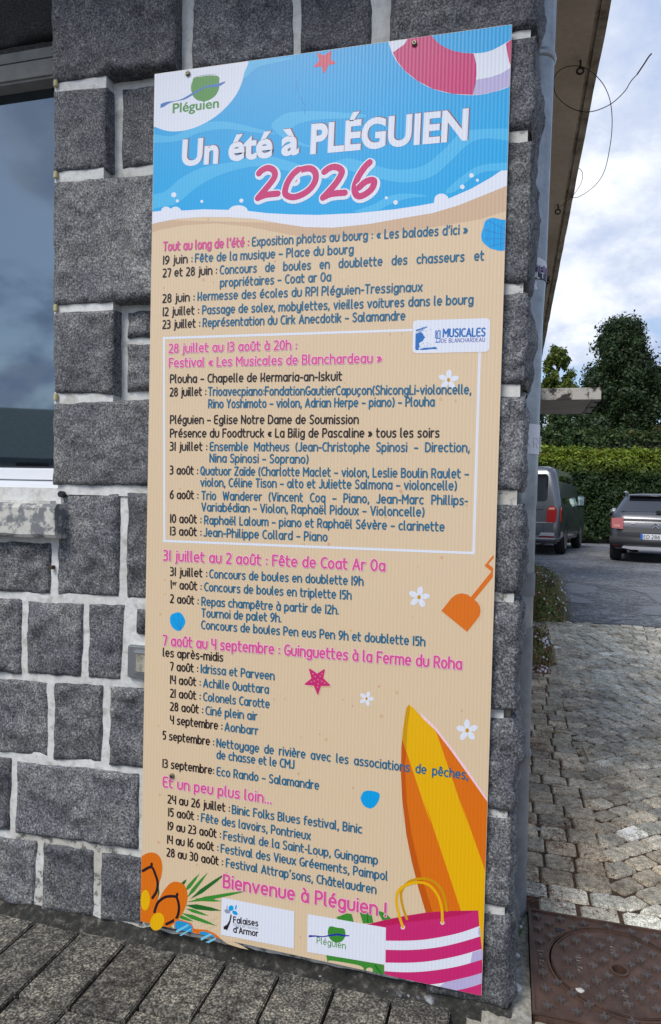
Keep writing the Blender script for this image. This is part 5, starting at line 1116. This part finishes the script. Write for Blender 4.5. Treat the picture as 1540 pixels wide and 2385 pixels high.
# the long grassy second hedge and the beech hedge
def hedge(name, lab, x0, x1, dist, ytop, thick, col, coltop, n, ls, seed, slope=0):
    a = gpt(x0, dist); b = gpt(x1, dist*(1+slope)); rg = np.random.default_rng(seed); L_ = (b-a); L_.z = 0; ln = L_.length; ax = L_/ln; bx = Vector((-ax.y, ax.x, 0))
    h = ztop((x0+x1)/2, ytop, dist*(1+slope/2))-GZ
    t = thing(name, lab, 'hedge', (a.x, a.y, GZ), math.atan2(ax.y, ax.x))
    u = rg.uniform(0, ln, n); f = rg.uniform(0, 1, n); V = np.zeros((n, 3)); Nn = np.zeros((n, 3)); lump = np.array([noise.noise(Vector((x*1.3, 3, seed)))*.14+noise.noise(Vector((x*4, 9, seed)))*.07 for x in u])
    top = f < .36; front = (f >= .36) & (f < .92); back = f >= .92
    z = rg.uniform(.02, 1, n)**.8*h; d = rg.uniform(0, thick, n)
    V[:, 0] = u; V[top, 1] = d[top]; V[top, 2] = h+lump[top]+np.abs(rg.normal(0, .11, top.sum()))-.05; Nn[top, 2] = 1
    fl = np.array([noise.noise(Vector((x*1.7, zz*2.2, seed+4)))*.16 for x, zz in zip(u, z)])
    V[front, 1] = fl[front]+np.abs(rg.normal(0, .09, front.sum())); V[front, 2] = z[front]; Nn[front, 1] = -1; V[back, 1] = thick; V[back, 2] = z[back]; Nn[back, 1] = 1
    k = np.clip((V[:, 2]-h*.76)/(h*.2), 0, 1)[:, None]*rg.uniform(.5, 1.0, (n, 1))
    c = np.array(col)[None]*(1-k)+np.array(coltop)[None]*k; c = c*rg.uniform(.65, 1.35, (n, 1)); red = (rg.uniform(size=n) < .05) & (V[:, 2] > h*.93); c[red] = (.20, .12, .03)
    Nn[:, 2] += .35
    leaves('leaves', V, Nn, rg.uniform(.6, 1.4, n)*ls, c, t, None, seed)
    m = MB(); m.box(.15, ln-.15, .22, thick-.15, .0, h-.22); m.build('shade_core', simple('hedge_core_shade', (.012, .013, .008), 1), t); return t  # solid near-black box: the hedge's inner shade put into its colour
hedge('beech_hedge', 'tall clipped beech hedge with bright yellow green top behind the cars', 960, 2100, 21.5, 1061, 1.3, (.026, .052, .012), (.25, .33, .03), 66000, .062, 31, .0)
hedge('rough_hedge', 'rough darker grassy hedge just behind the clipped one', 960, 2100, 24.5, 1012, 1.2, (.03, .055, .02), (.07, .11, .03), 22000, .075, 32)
# fleabane clumps at the foot of the side wall
def clump(lab, x, yb, wpx, hpx, n, seed, red):
    p = atZ(x, yb, GZ); dist = (p-CAM).dot(fw); R_ = wpx*dist/FPX; h = hpx*dist/FPX; rg = np.random.default_rng(seed)
    t = thing('fleabane_clump', lab, 'plant', (p.x-R_*.15, p.y+R_*.3, GZ), 0, 'flowering clumps along the side wall')
    d = rg.normal(size=(n, 3)); d[:, 2] = np.abs(d[:, 2])*1.0; d /= np.linalg.norm(d, axis=1, keepdims=True); r = rg.uniform(.25, 1.05, n)**.6
    P = d*np.array([[R_, R_*1.1, h]])*r[:, None]; lump = np.array([1+.22*noise.noise(Vector(tuple(q*3.0/R_))+Vector((seed, 0, 0))) for q in d*R_]); P *= lump[:, None]; P[:, 2] = np.abs(P[:, 2])
    k = rg.uniform(size=n) < red; c = np.where(k[:, None], np.array([[.34, .17, .09]]), np.array([[.15, .21, .05]]))*rg.uniform(.6, 1.4, (n, 1)); Nn = d.copy(); Nn[:, 2] += .5
    leaves('foliage', P, Nn, rg.uniform(.5, 1.4, n)*.011, c, t, None, seed)
    nf = 90 if hpx > 80 else 45; d = rg.normal(size=(nf, 3)); d[:, 2] = np.abs(d[:, 2])+.2; d[:, 1] -= .3; d /= np.linalg.norm(d, axis=1, keepdims=True); m = MB()
    for q in d:
        c0 = Vector((q[0]*R_, q[1]*R_*1.1, abs(q[2])*h))*rnd.uniform(1.0, 1.1); nrm = Vector(q).normalized(); a = nrm.orthogonal().normalized(); b = nrm.cross(a); r_ = rnd.uniform(.006, .010)
        m.add([c0+nrm*.001]+[c0+(a*math.cos(k*math.pi/4)+b*math.sin(k*math.pi/4))*r_ for k in range(8)], [(0, 1+k, 1+(k+1) % 8) for k in range(8)])
    o = m.build('daisy_heads', simple('daisy_white', (.70, .62, .64), .6), t, fix=False); o['kind'] = 'stuff'
    m = MB()
    for i in range(40):
        a = rnd.uniform(0, 6.3); r_ = rnd.uniform(.3, .95); m.tube([(0, 0, 0), (math.cos(a)*R_*r_*.5, math.sin(a)*R_*r_*.5, h*.5), (math.cos(a)*R_*r_, math.sin(a)*R_*r_, h*rnd.uniform(.6, 1.0))], .0012, 4)
    o = m.build('stems', simple('brown_stem', (.10, .05, .03), .8), t); o['kind'] = 'stuff'
clump('larger green and reddish fleabane clump with white flowers by the car park', 1268, 1442, 74, 122, 15000, 41, .32)
clump('smaller reddish fleabane clump in front of the larger one', 1254, 1545, 44, 84, 8000, 42, .55)
clump('low brown dry fleabane tuft at the foot of the second clump', 1262, 1566, 24, 14, 1200, 43, .9)
# weed by the downpipe foot
t = thing('grass_tuft', 'small green grass tuft squeezed between corner stone and downpipe', 'plant', (.868, .33, GZ)); m = MB()
for i in range(36):
    a = rnd.uniform(0, 6.3); l = rnd.uniform(.015, .05); x, y = rnd.uniform(-.012, .014), rnd.uniform(-.05, .03)
    m.add([(x-.0012, y, 0), (x+.0012, y, 0), (x+math.cos(a)*l*.5, y+math.sin(a)*l*.5, l)], [(0, 1, 2)])
m.build('blades', simple('weed_green', (.07, .12, .03), .7), t, fix=False)
# ================================================================== VEHICLES
def paint(name, col, rough=.3, metal=.5):
    m = simple(name, col, rough, metal); m.node_tree.nodes['Principled BSDF'].inputs['Coat Weight'].default_value = .7; return m
VGREY = paint('van_grey_paint', (.12, .127, .14)); CGREY = paint('car_grey_paint', (.085, .088, .10)); DKP = simple('dark_bumper_plastic', (.035, .036, .04), .55); AUTOG = simple('car_window_glass', (.008, .010, .014), .06, spec=1.0)
TYRE = simple('tyre_rubber', (.014, .014, .014), .85); RIM = simple('alloy_rim', (.30, .30, .31), .35, .8); RED = simple('tail_light_red', (.30, .014, .012), .2); REDP = simple('tail_light_pale', (.55, .25, .2), .15); SILV = simple('silver_trim', (.52, .53, .56), .35, .6); PLATE = simple('plate_white', (.70, .71, .73), .4); PBLU = simple('plate_blue', (.03, .13, .5), .4); MIRG = simple('mirror_glass', (.5, .68, .70), .06, .8)
for g_ in (AUTOG, RED): g_.node_tree.nodes['Principled BSDF'].inputs['Coat Weight'].default_value = 1
def levels(parent, name, m_, lv, n=8):
    """stack of rounded-rectangle outlines: (z, halfwidth, yrear, yfront, corner radius)"""
    V = []; Fc = []; k = 4*(n+1)
    for (z, w, y0, y1, r) in lv:
        for q, (cx, cy, a0) in enumerate(((w-r, y1-r, 0), (-w+r, y1-r, 90), (-w+r, y0+r, 180), (w-r, y0+r, 270))):
            for i in range(n+1):
                a = math.radians(a0+90*i/n); V.append((cx+r*math.cos(a), cy+r*math.sin(a), z))
    for j in range(len(lv)-1):
        for i in range(k): Fc.append((j*k+i, j*k+(i+1) % k, (j+1)*k+(i+1) % k, (j+1)*k+i))
    Fc += [tuple(range(k))[::-1], tuple(range((len(lv)-1)*k, len(lv)*k))]
    return mobj(name, V, Fc, m_, parent, True)
def interp(lv, z, i):
    for a, b in zip(lv, lv[1:]):
        if a[0] <= z <= b[0]: t = (z-a[0])/(b[0]-a[0]+1e-9); return a[i]+(b[i]-a[i])*t
    return lv[-1][i]
def panel_rear(par, nm, m_, lv, pts, off=.004, thick=.012):
    P = [Vector((x, z, 0)) for x, z in pts]; n = len(pts)
    V = [(x, interp(lv, z, 2)-off, z) for x, z in pts]+[(x, interp(lv, z, 2)+thick, z) for x, z in pts]
    tri = tessellate_polygon([P]); Fc = [tuple(t) for t in tri]+[(i, (i+1) % n, n+(i+1) % n, n+i) for i in range(n)]
    m = MB(); m.add(V, Fc); return m.build(nm, m_, par)
def panel_side(par, nm, m_, lv, pts, s=1, off=.004, thick=.02):
    P = [Vector((y, z, 0)) for y, z in pts]; n = len(pts)
    V = [(s*(interp(lv, z, 1)+off), y, z) for y, z in pts]+[(s*(interp(lv, z, 1)-thick), y, z) for y, z in pts]
    tri = tessellate_polygon([P]); Fc = [tuple(t) for t in tri]+[(i, (i+1) % n, n+(i+1) % n, n+i) for i in range(n)]
    m = MB(); m.add(V, Fc); return m.build(nm, m_, par)
def rrect(x0, x1, z0, z1, r=.05, n=4):
    o = []
    for cx, cz, a0 in ((x1-r, z1-r, 0), (x0+r, z1-r, 90), (x0+r, z0+r, 180), (x1-r, z0+r, 270)):
        o += [(cx+r*math.cos(math.radians(a0+90*i/n)), cz+r*math.sin(math.radians(a0+90*i/n))) for i in range(n+1)]
    return o
def wheel(par, x, y, r, w=.22):
    e = bpy.data.objects.new('wheel', None); C.objects.link(e); e.parent = par; e.location = (x, y, r); s = 1 if x > 0 else -1
    m = MB(); m.tube([(-w/2, 0, 0), (-w/2+.03, 0, 0), (w/2-.03, 0, 0), (w/2, 0, 0)], [r-.03, r, r, r-.03], 28); m.build('tyre', TYRE, e, True)
    m = MB(); m.tube([(s*(w/2-.04), 0, 0), (s*(w/2+.004), 0, 0)], [r*.68, r*.66], 24); rm = m.build('rim', RIM, e)
    m = MB()
    for k in range(5):
        a = k*2*math.pi/5+.3
        m.box(-.004, .004, -.02, .02, r*.15, r*.6)
    return e
def arch(par, x, y, r, lv):
    s = 1 if x > 0 else -1; pts = [(y+r*math.cos(math.radians(a)), .36+r*math.sin(math.radians(a))) for a in range(0, 181, 15)]+[(y-r, .20), (y+r, .20)]
    return panel_side(par, 'wheel_arch', BLACK, lv, pts, s, .003, .1)
# --- the van
A = atZ(1311, 1290, GZ); hd = math.radians(-11.5)
ux = Vector((math.cos(hd), math.sin(hd), 0)); uy = Vector((-math.sin(hd), math.cos(hd), 0)); B_ = A-ux*.93-uy*.95
van = thing('parked_van', 'dark grey passenger van parked rear-on beside the hedge, half behind the downpipe', 'van', (B_.x, B_.y, GZ), hd); van.scale = (1.03, 1.0, 1.04)
lv = [(.30, .90, .06, 4.78, .14), (.42, .95, .0, 4.86, .16), (.62, .955, .0, 4.88, .16), (1.02, .955, .03, 4.80, .15), (1.10, .945, .04, 4.10, .14), (1.45, .885, .10, 3.80, .15), (1.80, .805, .17, 3.45, .16), (1.90, .76, .21, 3.30, .20), (1.955, .66, .30, 3.1, .24), (1.965, .50, .45, 2.9, .24)]
levels(van, 'body', VGREY, lv)
panel_rear(van, 'rear_window', AUTOG, lv, rrect(-.70, .66, 1.18, 1.78, .08))
panel_rear(van, 'number_plate_recess', SILV if False else VGREY, lv, [(-.45, .72), (.28, .72), (.40, .80), (.52, .98), (-.6, .98)], .006)
panel_rear(van, 'tailgate_seam', BLACK, lv, [(-.70, 1.005), (.58, 1.005), (.58, .995), (-.70, .995)], .008)
panel_rear(van, 'tailgate_line', SILV, lv, [(-.80, .725), (.80, .725), (.80, .710), (-.80, .710)], .006)
panel_rear(van, 'seam', BLACK, lv, [(.60, .70), (.607, .70), (.607, .46), (.60, .46)], .006)
for s in (1, -1):
    tl = panel_rear(van, 'tail_light', RED, lv, [(s*x, z) for x, z in [(.66, .73), (.86, .73), (.88, .95), (.86, 1.04), (.80, 1.08), (.70, 1.07), (.67, 1.0)]], .02)
    panel_rear(van, 'light_lens', REDP, lv, [(s*x, z) for x, z in [(.69, 1.0), (.83, 1.0), (.83, 1.05), (.72, 1.05)]], .026)
    panel_side(van, 'tail_light_flank', RED, lv, [(.10, .74), (.19, .76), (.19, 1.0), (.13, 1.06), (.11, 1.0)], s, .010)
    bu = panel_rear(van, 'reflector_chrome', SILV, lv, [(s*.52, .43), (s*.84, .43), (s*.84, .50), (s*.56, .50)], .052, .05); panel_rear(van, 'reflector', RED, lv, [(s*.52, .385), (s*.84, .385), (s*.84, .42), (s*.52, .42)], .054, .05)
m = MB(); m.bev(-.92, .92, -.055, .35, .26, .44, .05); m.build('bumper', VGREY, van, True)
m = MB(); m.box(-.86, .86, -.062, -.04, .36, .385); m.build('bumper_strip', SILV, van)
for s in (1, -1):
    panel_side(van, 'side_window', AUTOG, lv, [(.34, 1.14), (1.62, 1.14), (1.62, 1.78), (.52, 1.78)], s); panel_side(van, 'side_window', AUTOG, lv, [(1.72, 1.14), (2.62, 1.14), (2.62, 1.78), (1.72, 1.78)], s)
    panel_side(van, 'door_window', AUTOG, lv, [(2.78, 1.14), (3.80, 1.14), (3.42, 1.76), (2.78, 1.76)], s)
    panel_side(van, 'door_seam', BLACK, lv, [(1.66, .40), (1.675, .40), (1.675, 1.85), (1.66, 1.85)], s, .003); panel_side(van, 'door_seam', BLACK, lv, [(2.70, .40), (2.715, .40), (2.715, 1.85), (2.70, 1.85)], s, .003)
    panel_side(van, 'door_rail', BLACK, lv, [(.3, 1.02), (1.66, 1.02), (1.66, 1.032), (.3, 1.032)], s, .004); panel_side(van, 'handle', BLACK, lv, [(2.46, .98), (2.64, .98), (2.64, 1.02), (2.46, 1.02)], s, .02)
    panel_side(van, 'sill_trim', simple('sill_grey', (.20, .20, .20), .5), lv, [(1.35, .31), (3.35, .31), (3.35, .47), (1.35, .47)], s, .006)
    arch(van, s, .95, .40, lv); arch(van, s, 3.95, .40, lv)
    m = MB(); m.bev(s*1.02-.10, s*1.02+.10, 3.22, 3.40, 1.10, 1.38, .04); mo = m.build('mirror', BLACK, van, True); m = MB(); m.box(s*1.02-.075, s*1.02+.075, 3.212, 3.219, 1.13, 1.35); m.build('mirror_glass', MIRG, mo)
    m = MB(); m.tube([(s*.88, 3.3, 1.16), (s*.95, 3.3, 1.16)], .03, 8); m.build('mirror_arm', BLACK, van)
    wheel(van, s*.85, .95, .335); wheel(van, s*.85, 3.95, .335)
# --- the car
A = atZ(1426, 1303, GZ); hd = math.radians(-11)
ux = Vector((math.cos(hd), math.sin(hd), 0)); uy = Vector((-math.sin(hd), math.cos(hd), 0)); B_ = A+ux*.83-uy*.60
car = thing('parked_car', 'dark grey crossover car with roof rails parked rear-on to the right of the van', 'car', (B_.x, B_.y, GZ), hd); car.scale = (1.0, 1, 1.0)
lv = [(.26, .78, .08, 4.05, .22), (.36, .84, .0, 4.14, .26), (.60, .865, -.01, 4.16, .28), (.80, .865, .03, 4.12, .28), (.96, .85, .09, 3.9, .28), (1.03, .80, .16, 3.0, .26), (1.22, .70, .36, 2.75, .24), (1.36, .62, .52, 2.45, .22), (1.42, .55, .62, 2.3, .22), (1.44, .42, .75, 2.1, .22)]
levels(car, 'body', CGREY, lv)
panel_rear(car, 'rear_window', AUTOG, lv, [(-.66, 1.05), (.66, 1.05), (.56, 1.30), (.50, 1.345), (-.50, 1.345), (-.56, 1.30)], .008)
panel_rear(car, 'tailgate_panel', DKP, lv, [(-.62, .62), (-.50, .55), (.50, .55), (.62, .62), (.60, .90), (-.60, .90)], .006)
for s in (1, -1):
    panel_rear(car, 'tail_light', RED if s < 0 else RED, lv, [(s*.60, .68), (s*.82, .70), (s*.83, .90), (s*.60, .92)], .030, .10); panel_rear(car, 'light_lens', REDP, lv, [(s*.66, .72), (s*.78, .73), (s*.78, .77), (s*.66, .77)], .034)
    panel_side(car, 'tail_light_flank', RED, lv, [(.27, .71), (.42, .74), (.40, .88), (.28, .90)], s, .004)
    m = MB(); m.bev(s*.60-.02, s*.60+.02, .72, 2.2, 1.43, 1.47, .012); m.tube([(s*.60, .78, 1.38), (s*.60, .78, 1.45)], .02, 6); m.bev(s*.60-.05, s*.60+.05, .68, .80, 1.435, 1.485, .02); m.build('roof_rail', SILV, car, True)
    m = MB(); m.bev(s*.93-.09, s*.93+.07, 2.55, 2.75, .97, 1.12, .04); m.tube([(s*.8, 2.65, 1.0), (s*.9, 2.65, 1.02)], .03, 6); m.build('mirror', SILV, car, True)
    panel_side(car, 'side_window', AUTOG, lv, [(.75, 1.06), (2.55, 1.06), (2.2, 1.33), (.95, 1.33)], s); panel_side(car, 'bump_panel', DKP, lv, [(1.1, .50), (3.0, .50), (3.0, .78), (1.1, .78)], s, .02)
    arch(car, s, .62, .37, lv); arch(car, s, 3.25, .37, lv); wheel(car, s*.76, .62, .33); wheel(car, s*.76, 3.25, .33)
    panel_rear(car, 'reflector', RED, lv, [(s*.66, .34), (s*.80, .34), (s*.80, .37), (s*.66, .37)], .03)
m = MB(); m.bev(-.86, .86, -.035, .4, .30, .58, .06); m.build('bumper', DKP, car, True)
m = MB(); m.prism([(-.62, .30), (-.46, .27), (.46, .27), (.62, .30), (.58, .34), (.44, .335), (-.44, .335), (-.58, .34)], lambda u, v, d: (u, d, v), -.055, .0); m.build('skid_plate', SILV, car)
m = MB(); m.bev(-.27, .27, -.045, .0, .48, .595, .006); pl = m.build('number_plate', PLATE, car); m = MB(); m.box(-.27, -.225, -.0485, -.044, .482, .593); m.build('plate_band', PBLU, pl)
m = MB(); x = 0; tot = sum((glyph(c)[0]+.25 if c != ' ' else .3) for c in 'ED 286 FV')
for c in 'ED 286 FV':
    if c == ' ': x += .3; continue
    for s_ in glyph(c)[1]:
        if len(s_) > 1: m.tube([(-.205+(x+u)/tot*.45, -.0465, .503+v*.07) for u, v in s_], .0052, 4)
    x += glyph(c)[0]+.25
m.build('plate_lettering', BLACK, pl)
m = MB()
for k in (0, 1):
    z = .735+k*.055; yy = -.012+.02*k
    for s in (1, -1): m.tube([(0, .0, z+.035), (s*.05, .0, z-.01), (s*.055, .0, z-.03)], .010, 5)
o = m.build('emblem', SILV, car); o.location.y = -.0
m = MB(); m.tube([(-.46, .018, .79), (-.40, .018, .80), (-.36, .018, .785)], .007, 5); m.build('model_badge', SILV, car)
m = MB(); m.tube([(.02, .12, 1.075), (.34, .13, 1.06)], .012, 6); m.bev(.0, .10, .08, .15, 1.03, 1.08, .01); m.build('rear_wiper', BLACK, car)
m = MB(); m.bev(-.52, .52, .42, .62, 1.365, 1.40, .01); m.build('roof_spoiler', CGREY, car, True)
# ================================================================== THE HOUSE ACROSS THE STREET (seen in the window pane)
hs = thing('opposite_house', 'long low grey house with dark slate roof across the street', 'house', (-16, -21, GZ), math.radians(-24))
HW = noisy('house_render', [(.3, (.5, .52, .52)), (.6, (.6, .62, .62))], scale=5, bump=.1, var=0); SL = noisy('slate', [(.3, (.10, .125, .12)), (.6, (.19, .225, .21))], scale=8, bump=.3, var=0)
m = MB(); m.box(-11, 9, -4, 4, 0, 2.3); m.prism([(-4, 2.3), (4, 2.3), (0, 4.1)], lambda u, v, d: (d, u, v), -11, 9); m.build('wall', HW, hs)
m = MB()
for s in (1, -1): m.prism([(s*4.35, 2.12), (s*4.35, 2.26), (0, 4.36), (0, 4.16)], lambda u, v, d: (d, u, v), -11.3, 9.3)
rf2 = m.build('roof', SL, hs); m = MB(); m.box(7.2, 8.0, -.4, .4, 3.9, 4.8); m.build('chimney', HW, rf2)
for x in (-8, -4, 3, 6.5):
    m = MB(); m.box(x-.55, x+.55, 3.97, 4.04, .95, 2.1); w_ = m.build('window', FRAME, hs); m = MB(); m.box(x-.48, x+.48, 4.02, 4.05, 1.0, 2.04); m.build('pane', AUTOG, w_)
m = MB(); m.box(-.5, .5, 3.97, 4.05, 0, 2.1); m.build('door', DKP, hs)
